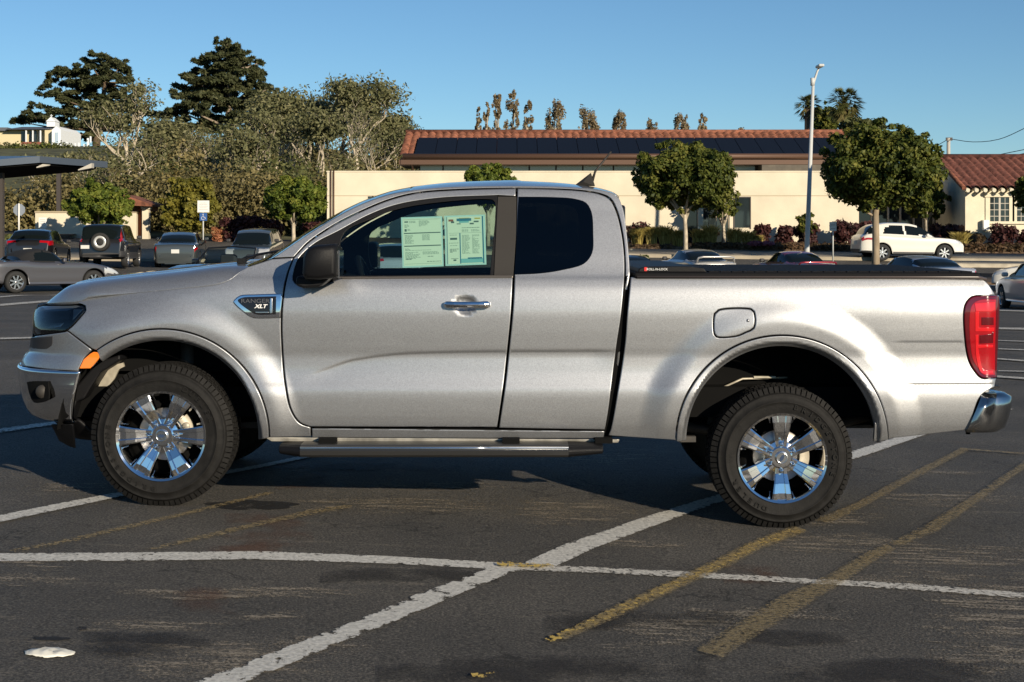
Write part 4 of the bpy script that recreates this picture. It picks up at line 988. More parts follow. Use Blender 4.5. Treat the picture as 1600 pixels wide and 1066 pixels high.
# tailgate, bed interior, roll cover, rear bumper
b = MB(); b.prism([(2.43,.64),(2.51,.64),(2.528,.80),(2.535,1.0),(2.525,1.13),(2.50,1.19),(2.46,1.225),(2.41,1.235)], YS+.115, 2*YC-YS-.115); tp(b.build('tailgate', M['paint'], bevel=.012))
b = MB(); b.box((.70, YC-.46, .66), (2.46, YC+.46, .70)); b.box((.66, YS+.08, .62), (.70, 2*YC-YS-.08, 1.24))
tp(b.build('bed_floor', M['underbody']))
b = MB(); z0 = H-(431-365)/F*7.7
vs = [(1000-800)/F*7.66, 2.48]
b.box((.635, YS+.028, z0-.012), (2.43, 2*YC-YS-.028, z0+.018)); M['cover'] = mat('cover_vinyl', (.007,.007,.008), .75, spec=.15); cover_o = tp(b.build('tonneau_cover', M['cover'], bevel=.012, seg=3))
b = MB(); b.prism([(.655,z0+.017),(.665,z0+.040),(.70,z0+.049),(.93,z0+.050),(1.0,z0+.040),(1.02,z0+.017)], YS+.06, 2*YC-YS-.06); sub(b.build('roller_housing', M['black_plastic'], bevel=.006), cover_o)
b = MB(); 
for i in range(23): b.box((1.03+.06*i, YS+.07, z0+.0175), (1.084+.06*i, 2*YC-YS-.07, z0+.024))
sub(b.build('slats', M['cover']), cover_o)
b = MB(); b.tube([(.65, YS+.036, z0-.004), (2.42, YS+.036, z0-.006), (2.47, YS+.05, z0-.02)], .010); sub(b.build('rail_seal', mat('rail_seal', (.07,.055,.05), .3)), cover_o)
M['decal_red'] = mat('decal_red', (.6,.03,.03), .4)
dy = YS+.0585
b = MB(); b.box((.70, dy, z0+.024), (.81, dy+.004, z0+.046)); dc = sub(b.build('decal', M['black_gloss']), cover_o)
b = MB(); b.box((.69, dy-.001, z0+.025), (.705, dy+.002, z0+.045)); sub(b.build('decal_stripe', M['decal_red']), cover_o)
text('ROLL-N-LOCK', .017, Matrix.Translation(Vector((.757, dy-.001, z0+.034)))@FACE, M['white'], cover_o, extrude=.0005)
M['chrome_b'] = mat('bumper_chrome', (.50,.50,.50), .16, 1.)
def rbumper():
    prof = [(.455,-.02),(.45,.02),(.47,.055),(.52,.075),(.58,.088),(.63,.088),(.652,.05),(.658,-.02)]
    plan = []
    for i in range(9):
        a = math.pi/2*i/8; plan.append((2.44+.10*math.sin(a)-.0, YS+.14-.10*math.cos(a), math.sin(a), -math.cos(a)))
    plan = [(2.36, YS+.045, 0, -1)]+plan; far = [(x, 2*YC-y, nx, -ny) for x, y, nx, ny in plan[::-1]]; L = plan+far
    vs = [(x+nx*e+(.075*(z-.45)/.2 if ny in (-1, 1) and nx == 0 else 0), y+ny*e*.45, z) for x, y, nx, ny in L for z, e in prof]; k = len(prof)
    fs = [(i*k+j, (i+1)*k+j, (i+1)*k+(j+1) % k, i*k+(j+1) % k) for i in range(len(L)-1) for j in range(k)]
    b = MB(); b.add(vs, fs, 0, True); b.add(vs[:k], [tuple(range(k))]); return b.build('rear_bumper', M['chrome_b'])
tp(rbumper())
b = MB(); b.box((2.44, YS+.25, .658), (2.61, 2*YC-YS-.25, .668)); tp(b.build('bumper_step', M['black_plastic']))
b = MB(); b.tube([(2.36,YS+.16,.47),(2.50,YS+.16,.445)], .012); b.tube([(2.41,YS+.16,.46),(2.41,YS+.16,.425)], .012); tp(b.build('tow_bracket', M['underbody']))

# sill flange, running board
SF = outline([(414,684,1),(968,687.5,1),(966,692,1),(424,690,1)])
M['flange'] = mat('sill_flange', (.60,.57,.5), .35, .55, var=.35, vscale=14, stretch=(1,1,.2))
for s in (0, 1): tp(link('sill_flange', field_mesh('sill_flange', SF, [], M['flange'], off=-.004, gap=0, roll=.002, side=s)))
M['board_metal'] = mat('board_metal', (.10,.10,.10), .3, .8)
for s in (1, -1):
    def yy(y): return YC+s*(y-YC)
    b = MB(); x0, x1 = (470-800)/F*7.55, (888-800)/F*7.55
    prof = [(7.52,.352),(7.515,.375),(7.53,.392),(7.55,.402),(7.72,.402),(7.73,.375),(7.70,.345),(7.55,.338)]
    b.prism([(yy(y), z) for y, z in prof], x0, x1, 'YZ'); rb = tp(b.build('running_board', M['board_metal']))
    b = MB(); b.tube([(x0, yy(7.523), .388), (x1, yy(7.523), .388)], .0065, 8); sub(b.build('chrome_strip', M['chrome']), rb)
    for xa, xb, k in ((x0-.115, x0+.0, 1), (x1, x1+.18, -1)):
        b = MB()
        L = [xa, xb] if k > 0 else [xb, xa]
        pr2 = [(7.56,.36),(7.555,.375),(7.57,.39),(7.60,.398),(7.72,.398),(7.72,.37),(7.70,.355),(7.58,.352)]
        vs = [(L[0], yy(y), z) for y, z in pr2]+[(L[1]+.001*k, yy(y), z) for y, z in prof]; n = 8
        b.add(vs, [tuple(range(n))]+[(i, (i+1) % n, n+(i+1) % n, n+i) for i in range(n)])
        sub(b.build('end_cap', M['black_plastic'], bevel=.006), rb)
    for x in (-1.0, -.05, .43):
        b = MB(); b.box((x, min(yy(7.6), yy(8.0)), .40), (x+.09, max(yy(7.6), yy(8.0)), .425)); sub(b.build('bracket', M['underbody']), rb)

# mirrors
for s in (1, -1):
    def PX(px, py, y): X, _, Z = W(px, py, y); return X, Z
    def yy(y): return YC+s*(y-YC)
    P_ = [PX(*p, 7.42) for p in [(483,386),(495,383),(525,381),(530,386),(531,430),(527,434),(500,437),(478,436),(474,428),(476,400)]]
    b = MB(); a_, c_ = yy(7.36), yy(7.58)
    k = len(P_); cx = sum(p[0] for p in P_)/k; cz = sum(p[1] for p in P_)/k
    rings = [(7.335,.72,.0),(7.345,.86,0),(7.37,.97,0),(7.40,1,0),(7.50,1,.0),(7.56,.93,.01),(7.58,.8,.02)]
    vs = [(cx+(p[0]-cx)*f+d*.6, yy(y), cz+(p[1]-cz)*f) for y, f, d in rings for p in P_]
    fs = [(i*k+j, i*k+(j+1) % k, (i+1)*k+(j+1) % k, (i+1)*k+j) for i in range(len(rings)-1) for j in range(k)]
    b.add(vs, fs, 0, True); b.add(vs[:k], [tuple(range(k))], 0, True); b.add(vs[-k:], [tuple(range(k))], 0, True)
    m_ = tp(b.build('door_mirror', M['black_plastic'], bevel=0))
    b = MB(); Q = [PX(*p, 7.6) for p in [(470,430),(520,434),(505,447),(480,449),(468,444)]]; b.prism(Q, yy(7.45), yy(7.69)); sub(b.build('mirror_arm', M['black_plastic'], bevel=.012), m_)
    b = MB(); x = PX(531,400,7.42)[0]; b.box((x-.003, min(yy(7.38), yy(7.56)), 1.26), (x+.003, max(yy(7.38), yy(7.56)), 1.40)); sub(b.build('mirror_glass', M['chrome']), m_)

# door handles
for s in (1, -1):
    def yy(y): return YC+s*(y-YC)
    z = H-(476.3-365)/F*7.58; x0, x1 = (694-800)/F*7.58, (766-800)/F*7.58
    b = MB()
    def sec(x, h, y, z_): return [(x, yy(y-.010), z_-h*.5), (x, yy(y-.016), z_), (x, yy(y-.010), z_+h*.5), (x, yy(y+.004), z_+h*.5), (x, yy(y+.004), z_-h*.5)]
    st = [(x0-.003,.022,7.612),(x0+.01,.034,7.60),(x0+.05,.034,7.585),(x0+.12,.032,7.580),(x0+.18,.032,7.585),(x0+.205,.036,7.59),(x1-.012,.036,7.596),(x1+.002,.024,7.61)]
    vs = [v for q in st for v in sec(q[0], q[1], q[2], z)]; n = 5
    b.add(vs, [(i*n+j, i*n+(j+1) % n, (i+1)*n+(j+1) % n, (i+1)*n+j) for i in range(len(st)-1) for j in range(n)]+[(0,1,2,3,4), tuple(len(vs)-5+i for i in range(5))], 0, False)
    hd = tp(b.build('door_handle', M['chrome'], bevel=.005, seg=3))
    b = MB(); b.lathe([(0,-.003),(.009,-.002),(.011,.004)], 14, 'Y', (x1-.032, yy(7.578), z)); sub(b.build('key_lock', M['chrome_rough']), hd)

# antenna
b = MB(); A0 = W(897, 287.5, 8.2); B0 = W(929, 289, 8.2)
vs = [(A0[0], 8.2, A0[2]-.01), (B0[0], 8.16, A0[2]-.012), (B0[0], 8.24, A0[2]-.012), (B0[0]-.02, 8.2, H+(365-270)/F*8.2), (A0[0]+.05, 8.175, A0[2]+.01), (A0[0]+.05, 8.225, A0[2]+.01)]
b.add(vs, [(0,4,3),(0,3,5),(4,1,3),(5,3,2),(1,2,3),(0,1,4),(0,5,2)]); an = tp(b.build('antenna', M['black_trim']))
b = MB(); b.tube([W(925,284,8.2), W(930,268,8.2), W(955,237,8.2)], [.009,.006,.005], 8); sub(b.build('mast', M['black_trim']), an)

# interior
b = MB(); b.box((-1.25, YS+.12, .50), (.62, 2*YC-YS-.12, .58)); b.box((-1.35, YS+.12, .55), (-1.15, 2*YC-YS-.12, 1.10)); tp(b.build('cab_floor', M['underbody']))
b = MB(); b.prism([(-1.38,1.08),(-1.36,1.24),(-1.10,1.27),(-.93,1.22),(-.88,1.05),(-1.0,.80),(-1.2,.7)], YS+.14, 2*YC-YS-.14); tp(b.build('dashboard', M['black_plastic'], bevel=.03))
for yc in (8.12, 8.92):
    b = MB(); 
    b.prism([(-.62,.78),(-.58,.92),(-.12,.90),(-.08,.78)], yc-.25, yc+.25); b.prism([(-.17,.84),(-.02,.86),(.14,1.40),(.10,1.44),(.02,1.42)], yc-.23, yc+.23)
    st_ = tp(b.build('seat', M['seat'], bevel=.04, seg=3))
    b = MB(); b.box((.045, yc-.13, 1.47), (.135, yc+.13, 1.63)); b.tube([(.09,yc-.06,1.40),(.09,yc-.06,1.5)], .006); b.tube([(.09,yc+.06,1.40),(.09,yc+.06,1.5)], .006)
    sub(b.build('headrest', M['seat'], bevel=.03, seg=3), st_)
b = MB(); b.box((.30, YS+.16, .7), (.60, 2*YC-YS-.16, 1.25)); tp(b.build('rear_bench', M['seat'], bevel=.04))
b = MB(); c = Vector((-.78, 8.12, 1.18)); m_ = Matrix.Translation(c)@Matrix.Rotation(math.radians(68), 4, 'Y')
ring = [m_@Vector((.185*math.cos(a), .185*math.sin(a), 0)) for a in [2*math.pi*i/32 for i in range(33)]]
b.tube(ring, .016, 8, cap=False); b.lathe([(0,-.02),(.07,-.015),(.075,.02)], 16, 'X', tuple(c)); b.tube([m_@Vector((-.18,0,0)), m_@Vector((.18,0,0))], .015)
b.tube([m_@Vector((0,0,0)), m_@Vector((0,-.17,0))], .015); b.tube([c, c+Vector((-.2, 0, -.08))], .03)
tp(b.build('steering_wheel', M['black_plastic']))
loft_across('headliner', np.array([[e[0]*.97+.02, e[1]+.05, e[2]-.035] for e in roof_e[3:-3]]), 12, 0, .02, 'headliner', 2.4, 0)
b = MB(); b.cbox((-.86, YC, 1.60), (.03, .24, .07)); b.tube([(-.85,YC,1.60),(-.80,YC,1.70)], .01); tp(b.build('inner_mirror', M['black_plastic'], bevel=.01))

# underbody and wheel wells
b = MB(); b.box((-2.35, YC-.62, .50), (2.40, YC+.62, .66)); b.box((-1.25, YS+.16, .50), (.62, 2*YC-YS-.16, .56)); b.box((-2.30, YS+.36, .74), (-1.32, 2*YC-YS-.36, 1.06))
tp(b.build('floor_pan', M['underbody']))
b = MB(); b.box((-2.4, YC-.47, .42), (2.42, YC-.38, .52)); b.box((-2.4, YC+.38, .42), (2.42, YC+.47, .52)); b.box((-1.0, YC-.35, .38), (.4, YC+.2, .50)); tp(b.build('chassis', M['frame_metal']))
for cx_, cz_ in ((AFX, AFZ), (ARX, ARZ)):
    for s in (1, -1):
        b = MB(); L = [(.555, (YS+.03-YC)*s), (.56, (YS+.42-YC)*s), (.1, (YS+.44-YC)*s)]
        b.lathe(L, 24, 'Y', (cx_, YC, cz_), a0=math.radians(3), a1=math.radians(177)); tp(b.build('wheel_well', M['underbody'], fix=False))
M['well_metal'] = mat('well_metal', (.13,.115,.10), .6, .4, var=.4, vscale=15)
b = MB(); q = lambda px, py, y: W(px, py, y)
b.prism([q(*p, 7.95)[::2] for p in [(151,610),(168,573),(192,567),(194,573),(186,577),(178,593),(165,608),(152,612)]], 7.95, 7.97); tp(b.build('wheel_well_bracket', M['beige_metal']))
b = MB(); b.prism([q(*p, 7.9)[::2] for p in [(113,655),(128,600),(160,563),(195,552),(196,560),(165,580),(150,603),(140,620),(128,625),(118,660)]], 7.80, 8.0); tp(b.build('splash_guard', M['black_plastic'], bevel=.01))
b = MB(); b.tube([q(1120,610,7.95), q(1160,592,8.0), q(1230,590,8.05)], .006); b.box((q(1178,0,8.0)[0], 8.0, q(0,591,8.0)[2]), (q(1212,0,8.0)[0], 8.02, q(0,588,8.0)[2]))
tp(b.build('brake_line', M['beige_metal']))
b = MB(); b.box((q(1105,0,8.1)[0], 8.10, .46), (q(1245,0,8.1)[0], 8.14, .74)); tp(b.build('frame_rail', M['well_metal']))
b = MB(); b.lathe([(.030,0),(.040,0),(.040,.2),(.030,.2)], 16, 'Y', q(1122,618,7.98)); tp(b.build('frame_sleeve', M['underbody']))
b = MB(); b.tube([(ARX, YS+.3, .33), (ARX, 2*YC-YS-.3, .33)], .045, 12); b.lathe([(0,-.16),(.12,-.1),(.15,0),(.12,.1),(0,.16)], 16, 'Y', (ARX, YC, .33)); tp(b.build('rear_axle', M['frame_metal']))
b = MB(); b.tube([(AFX, YS+.25, .42), (AFX, 2*YC-YS-.25, .42)], .03, 12); b.tube([(AFX+.05, YS+.38, .5), (AFX+.05, YS+.40, 1.0)], .05, 12); tp(b.build('suspension', M['frame_metal']))
for x0, x1 in ((ARX-.65, ARX), (ARX, ARX+.62)):
    pass
for y in (YS+.42, 2*YC-YS-.42):
    b = MB(); b.tube([(ARX-.62, y, .46), (ARX, y, .36), (ARX+.6, y, .50)], .03, 6); tp(b.build('leaf_spring', M['frame_metal']))
b = MB(); b.tube([(-.9,8.6,.42),(.2,8.7,.40),(.7,8.9,.42),(1.0,9.2,.50),(2.0,9.25,.5),(2.45,9.3,.42)], .035, 10); b.tube([(.65,8.55,.45),(1.05,8.55,.45)], .10, 12); tp(b.build('exhaust_pipe', M['frame_metal']))
b = MB(); b.cbox((.97-.05, 7.75, .405), (.09, .05, .03)); tp(b.build('spring_hanger', M['frame_metal']))

# wheels ---------------------------------------------------------------
RT = .372
def tyre_mesh(mb, R=RT):
    k = R/.385
    prof = [(.222,.045),(.228,.016),(.240,.008),(.262,.002),(.285,-.002),(.300,-.002),(.3015,-.0045),(.3055,-.0045),(.307,-.001),(.325,.004),(.338,.010),(.340,.009),(.345,.011),(.347,.016),(.360,.030),(.368,.050),(.371,.075),
            (.372,.10),(.364,.102),(.364,.110),(.372,.112),(.373,.165),(.364,.167),(.364,.175),(.372,.177),(.370,.22),(.358,.245),(.33,.262),(.27,.268),(.225,.25)]
    mb.lathe([(r*k, t) for r, t in prof], 96, 'Y')
    n = 78
    for i in range(n):                                     # shoulder lugs
        a0 = 2*math.pi*i/n; da = 2*math.pi/n
        for (r0, t0, r1, t1, w_, h_) in ((.352, .016, .384, .060, .78, 0), (.375, .060, .386, .098, .76, .35), (.366, .114, .386, .163, .8, .1), (.366, .179, .386, .215, .76, .5), (.352, .262, .384, .217, .74, .9)):
            a = a0+da*h_; b0 = a; b1 = a+da*w_
            vs = []
            for aa in (b0, b1):
                c_, s_ = math.cos(aa), math.sin(aa)
                for r, t in ((r0*k, t0), (r1*k, t0+(.018 if t0 < t1 else -.018) if r0 == .352 else t0), (r1*k, t1), ((r0-.01)*k, t1)): vs.append((r*c_, t, r*s_))
            mb.add(vs, [(0,1,2,3),(7,6,5,4),(0,4,5,1),(1,5,6,2),(2,6,7,3)])
def spoke(mb, ang, k=1.):
    rad = [.040,.085,.128,.136,.185,.2225]; hw = [.026,.031,.038,.039,.047,.054]; dp = [.036,.034,.019,.016,.008,.010]
    cs = [(-1,.045),(-1,.004),(-.84,0),(-.46,0),(-.36,.013),(.36,.013),(.46,0),(.84,0),(1,.004),(1,.045)]
    m_ = Matrix.Rotation(-ang, 3, 'Y'); vs = []
    for r, h_, d in zip(rad, hw, dp):
        for c, e in cs: vs.append(m_@Vector((math.sqrt(max(r*r-(h_*c*.6)**2, 0))*k if r > .2 else r*k, d+e*(1 if abs(e) > .01 else (1 if r > .1 else .5)), h_*c*k)))
    n = len(cs)
    mb.add(vs, [(i*n+j, i*n+j+1, (i+1)*n+j+1, (i+1)*n+j) for i in range(5) for j in range(n-1)], 0, False)
def arc_text(parent, body, r, a0, da, size, material, y=-.004, flip=False):
    for i, ch in enumerate(body):
        a = math.radians(a0-da*i)
        p = Vector((r*math.cos(a), y, r*math.sin(a))); rot = (a-math.pi/2)
        m_ = Matrix.Translation(p)@Matrix.Rotation(-rot, 4, 'Y')@FACE
        yield text(ch, size, m_, material, parent, extrude=.0025, sx=1.2, bold=.001)
def wheel(x, z, phase, s=1, letters=True):
    wr_ = bpy.data.objects.new('wheel', None); COL.objects.link(wr_); wr_.parent = truck
    wr_.location = Vector((x, YC-s*(YC-YS-.022), z))-TL
    if s < 0: wr_.rotation_euler = (0, 0, math.pi)
    b = MB(); tyre_mesh(b); b.build('tyre', M['rubber'], wr_, fix=False)
    b = MB()
    b.lathe([(.2235,.060),(.2300,.030),(.2345,.014),(.2365,.006),(.2360,.001),(.2335,-.002)], 72, 'Y'); b.lathe([(.2335,-.002),(.2230,.004)], 72, 'Y'); b.lathe([(.2230,.004),(.2180,.018),(.2150,.040),(.2060,.060),(.2020,.10),(.2000,.20)], 72, 'Y')
    for i in range(6): spoke(b, phase+i*math.pi/3)
    b.lathe([(0,.031),(.052,.031)], 36, 'Y'); b.lathe([(.052,.031),(.060,.036)], 36, 'Y'); b.lathe([(.060,.036),(.084,.044)], 36, 'Y'); b.lathe([(.084,.044),(.090,.08)], 36, 'Y')
    for i in range(12):                                    # short webs inside the lip
        a = phase+math.pi/6+(i//2)*math.pi/3+(.22 if i % 2 else -.22); c_, s_ = math.cos(a), math.sin(a)
        b.tube([(.215*c_, .02, .215*s_), (.19*c_, .05, .19*s_)], .006, 6)
    b.build('rim', M['chrome'], wr_, fix=False)
    for i in range(6):
        b = MB(); a = phase+i*math.pi/3; c_ = (.068*math.cos(a), 0, .068*math.sin(a)); b.lathe([(0,.012),(.006,.013),(.0095,.018),(.010,.034),(.014,.036),(.015,.044)], 12, 'Y', c_)
        b.build('lug_nut', M['chrome'], wr_, fix=False)
    b = MB(); b.lathe([(0,.0135),(.024,.0135)], 32, 'Y'); b.lathe([(.024,.0135),(.0265,.011),(.030,.013)], 32, 'Y'); b.lathe([(.030,.013),(.035,.034)], 32, 'Y'); b.build('centre_cap', M['chrome_rough'], wr_, fix=False)
    b = MB(); vs = [(.0185*math.cos(a)*math.cos(.25*phase*0+ (0 if phase < .1 else 1.05))-.0085*math.sin(a)*math.sin(0 if phase < .1 else 1.05), .0115, .0185*math.cos(a)*math.sin(0 if phase < .1 else 1.05)+.0085*math.sin(a)*math.cos(0 if phase < .1 else 1.05)) for a in [2*math.pi*i/24 for i in range(24)]]
    b.add(vs, [tuple(range(24))]); b.build('emblem', mat('emblem_blue', (.03,.05,.10), .3), wr_, fix=False)
    b = MB(); b.lathe([(.05,.095),(.135,.095),(.138,.10),(.138,.125),(.05,.125)], 48, 'Y'); b.lathe([(0,.06),(.07,.07),(.075,.095)], 24, 'Y'); b.build('brake_disc', M['disc_metal'], wr_, fix=False)
    b = MB(); b.lathe([(.14,.14),(.2,.14),(.2,.22),(.0,.22)], 36, 'Y'); b.build('backing_plate', M['underbody'], wr_, fix=False)
    b = MB(); b.lathe([(.105,.075),(.155,.075),(.155,.13),(.105,.13),(.105,.075)], 10, 'Y', a0=math.radians(-28), a1=math.radians(42)); b.lathe([(0,.066),(.02,.066),(.02,.08)], 12, 'Y', (.118,0,.045))
    b.build('caliper', M['beige_metal'], wr_, fix=False)
    if letters:
        for _ in arc_text(wr_, 'BRIDGESTONE', .272, 75 if phase > .1 else 262, 9.2, .034, M['rubber'], -.0045): pass
        for _ in arc_text(wr_, 'DUELER', .272, 250 if phase > .1 else 62, 8.6, .034, M['rubber'], -.0045): pass
    return wr_
FWZ, RWZ = .432, .317
for s in (1, -1):
    wheel(-1.824, FWZ, 0.0, s, s > 0); wheel(1.404, RWZ, math.pi/6, s, s > 0)

# the two price sheets taped inside the driver's window
M['sheet'] = mat('sheet', (.85,.90,.76), .6); M['sheet_edge'] = mat('sheet_edge', (.58,.80,.80), .6); M['ink'] = mat('ink', (.10,.16,.16), .6); M['ink_grey'] = mat('ink_grey', (.30,.38,.34), .6)
M['ink_blue'] = mat('ink_blue', (.05,.22,.34), .6); M['ink_gold'] = mat('ink_gold', (.6,.45,.08), .6); M['ink_red'] = mat('ink_red', (.35,.12,.08), .6); M['ink_sky'] = mat('ink_sky', (.25,.55,.6), .6)
def sheet(name, cs, label, marks):
    """cs: corner pixels tl,tr,br,bl ; marks in unit coords (u right, v down)"""
    d = .022; P3 = []
    for px, py in cs:
        q = Sx([px],[py], False)[0]; P3.append(np.array([q[0], float(yside(q[0], q[1], False))+d, q[1]]))
    tl, tr, br, bl = P3; c = sum(P3)/4; o = empty(name, Vector(c), 0, label, 'price sheet', "sheets taped inside the driver's window")
    nrm = np.cross(tr-tl, bl-tl); nrm /= np.linalg.norm(nrm)
    if nrm[1] > 0: nrm = -nrm
    def pt(u, v, e): return Vector(((1-u)*(1-v)*tl+u*(1-v)*tr+u*v*br+(1-u)*v*bl)+nrm*e-c)
    def rect(mb, u0, v0, u1, v1, e, mi): mb.add([pt(u0,v0,e), pt(u1,v0,e), pt(u1,v1,e), pt(u0,v1,e)], [(0,3,2,1)], mi)
    mb = MB(); vs = [pt(u, v, e) for e in (0, .0015) for u, v in ((0,0),(1,0),(1,1),(0,1))]
    mb.add(vs, [(0,1,2,3),(7,6,5,4),(0,4,5,1),(1,5,6,2),(2,6,7,3),(3,7,4,0)], 0); mb.build('paper', M['sheet_edge'], o, fix=False)
    mb = MB(); rect(mb, .035, .03, .965, .97, .002, 0)
    mats = [M[k] for k in ('sheet','ink','ink_grey','ink_blue','ink_gold','ink_red','ink_sky')]
    for u0, v0, u1, v1, mi in marks: rect(mb, u0, v0, u1, v1, .0026+.0002*(mi > 2), mi)
    mb.build('print', mats, o, fix=False); return o
rr = random.Random(3)
def lines(u0, u1, v0, v1, n, mi=2, frac=.5):
    L = []
    for i in range(n):
        v = v0+(v1-v0)*i/n; u = u0
        while u < u1:
            l = rr.uniform(.02, .07); 
            if u+l > u1: break
            L.append((u, v, u+l, v+(v1-v0)/n*frac, mi)); u += l+.012
            if rr.random() < .08: break
    return L
mk = [(.06,.05,.95,.056,2),(.06,.315,.95,.335,1),(.06,.57,.95,.59,1),(.06,.93,.95,.935,2),(.08,.085,.17,.11,1),(.80,.05,.90,.055,2),(.08,.24,.13,.29,1)]
mk += lines(.2,.38,.08,.13,2)+lines(.08,.2,.15,.22,4)+lines(.43,.7,.08,.2,7)+lines(.15,.22,.24,.28,2)+lines(.08,.3,.36,.54,9)+lines(.5,.7,.36,.48,6)+lines(.08,.75,.63,.68,3)+lines(.08,.45,.70,.86,8)+lines(.62,.78,.79,.81,1,1)+lines(.1,.26,.83,.85,1,1)+lines(.6,.95,.89,.91,1,1)+lines(.5,.92,.70,.76,3)
sheet('price_sheet', [(626,340),(690.5,338),(693,416.5),(628.5,419)], 'pale price sheet with two dark bars nearest the steering wheel in the driver window', mk)
mk = [(.05,.03,.065,.97,3),(.92,.03,.955,.97,3),(.36,.36,.385,.965,3),(.1,.355,.9,.36,2),(.30,.065,.66,.12,3),(.36,.12,.60,.155,6),(.36,.055,.62,.068,4),(.10,.08,.22,.12,5),(.16,.12,.24,.155,1),(.72,.12,.84,.15,1),(.74,.06,.88,.085,4),(.62,.16,.72,.19,1),(.30,.16,.40,.185,2),(.38,.87,.93,.955,6),(.55,.85,.90,.88,3),(.13,.45,.30,.49,1),(.14,.86,.32,.868,1),(.2,.88,.27,.91,1)]
mk += lines(.42,.86,.25,.27,1,1)+lines(.42,.6,.29,.34,3)+lines(.65,.86,.29,.34,3)+lines(.12,.33,.39,.41,1)+lines(.10,.33,.55,.57,1)+lines(.12,.33,.60,.62,1)+lines(.12,.33,.67,.75,4,1)+lines(.42,.62,.40,.78,20)+lines(.67,.86,.40,.78,20)
sheet('price_sheet', [(694,337.5),(757.5,335.5),(760,413.8),(695.8,416)], 'pale window sheet with a blue logo, car pictures and blue edges, nearest the door pillar', mk)
# ------------------------------------------------------------------ parked and driving cars
M['car_glass'] = mat('car_glass', (.006,.009,.010), .05, spec=.35)
M['car_glass_g'] = mat('car_glass_green', (.03,.06,.05), .05, spec=.9)
M['soft_top'] = mat('soft_top', (.012,.012,.013), .9)
M['tyre_far'] = mat('tyre_far', (.02,.02,.02), .8)
M['alloy'] = mat('alloy', (.55,.55,.55), .25, .9)
M['car_black_plastic'] = mat('cladding', (.035,.035,.037), .6)
M['plate'] = mat('plate', (.6,.6,.58), .5)
M['head_lens'] = mat('head_lens', (.55,.56,.56), .15, .3)
CP = {'silver_a': (.085,.085,.095), 'grey_a': (.16,.17,.19), 'black': (.008,.008,.010), 'dark_grey': (.055,.065,.068), 'green_grey': (.10,.115,.115), 'silver_b': (.42,.41,.39), 'red': (.22,.015,.03), 'white': (.70,.68,.62), 'silver_c': (.33,.36,.42), 'navy': (.012,.02,.035)}
for k, v in CP.items():
    m = mat('car_'+k, v, .32, 0 if k in ('black', 'white', 'navy') else .35, coat=1.); M['car_'+k] = m
def far_wheel_mesh(r, w=.21, spokes=5, dark=False):
    t = MB(); t.lathe([(r*.62,.0),(r*.66,-.012),(r*.9,-.01),(r,.03),(r,w-.03),(r*.9,w),(r*.6,w)], 28, 'Y')
    a = MB(); a.lathe([(r*.66,-.012),(r*.62,-.004),(r*.58,.03),(r*.56,.15)], 28, 'Y'); a.lathe([(0,.01),(r*.14,.01),(r*.16,.03)], 16, 'Y')
    for i in range(spokes):
        m_ = Matrix.Rotation(2*math.pi*i/spokes+.3, 4, 'Y'); a.box((r*.1, .005, -r*.075), (r*.64, .04, r*.075), 0, m_)
    d = MB(); d.lathe([(0,.09),(r*.56,.09)], 20, 'Y')
    for o in (t, a, d): pass
    res = []
    for mb, nm, mt in ((t, 'tyre', 'tyre_far'), (a, 'rim', 'alloy'), (d, 'wheel_well', 'underbody')):
        ob = mb.build(nm, M[mt], None, fix=False); res.append(ob.data); bpy.data.objects.remove(ob)
    return res
_wc = {}
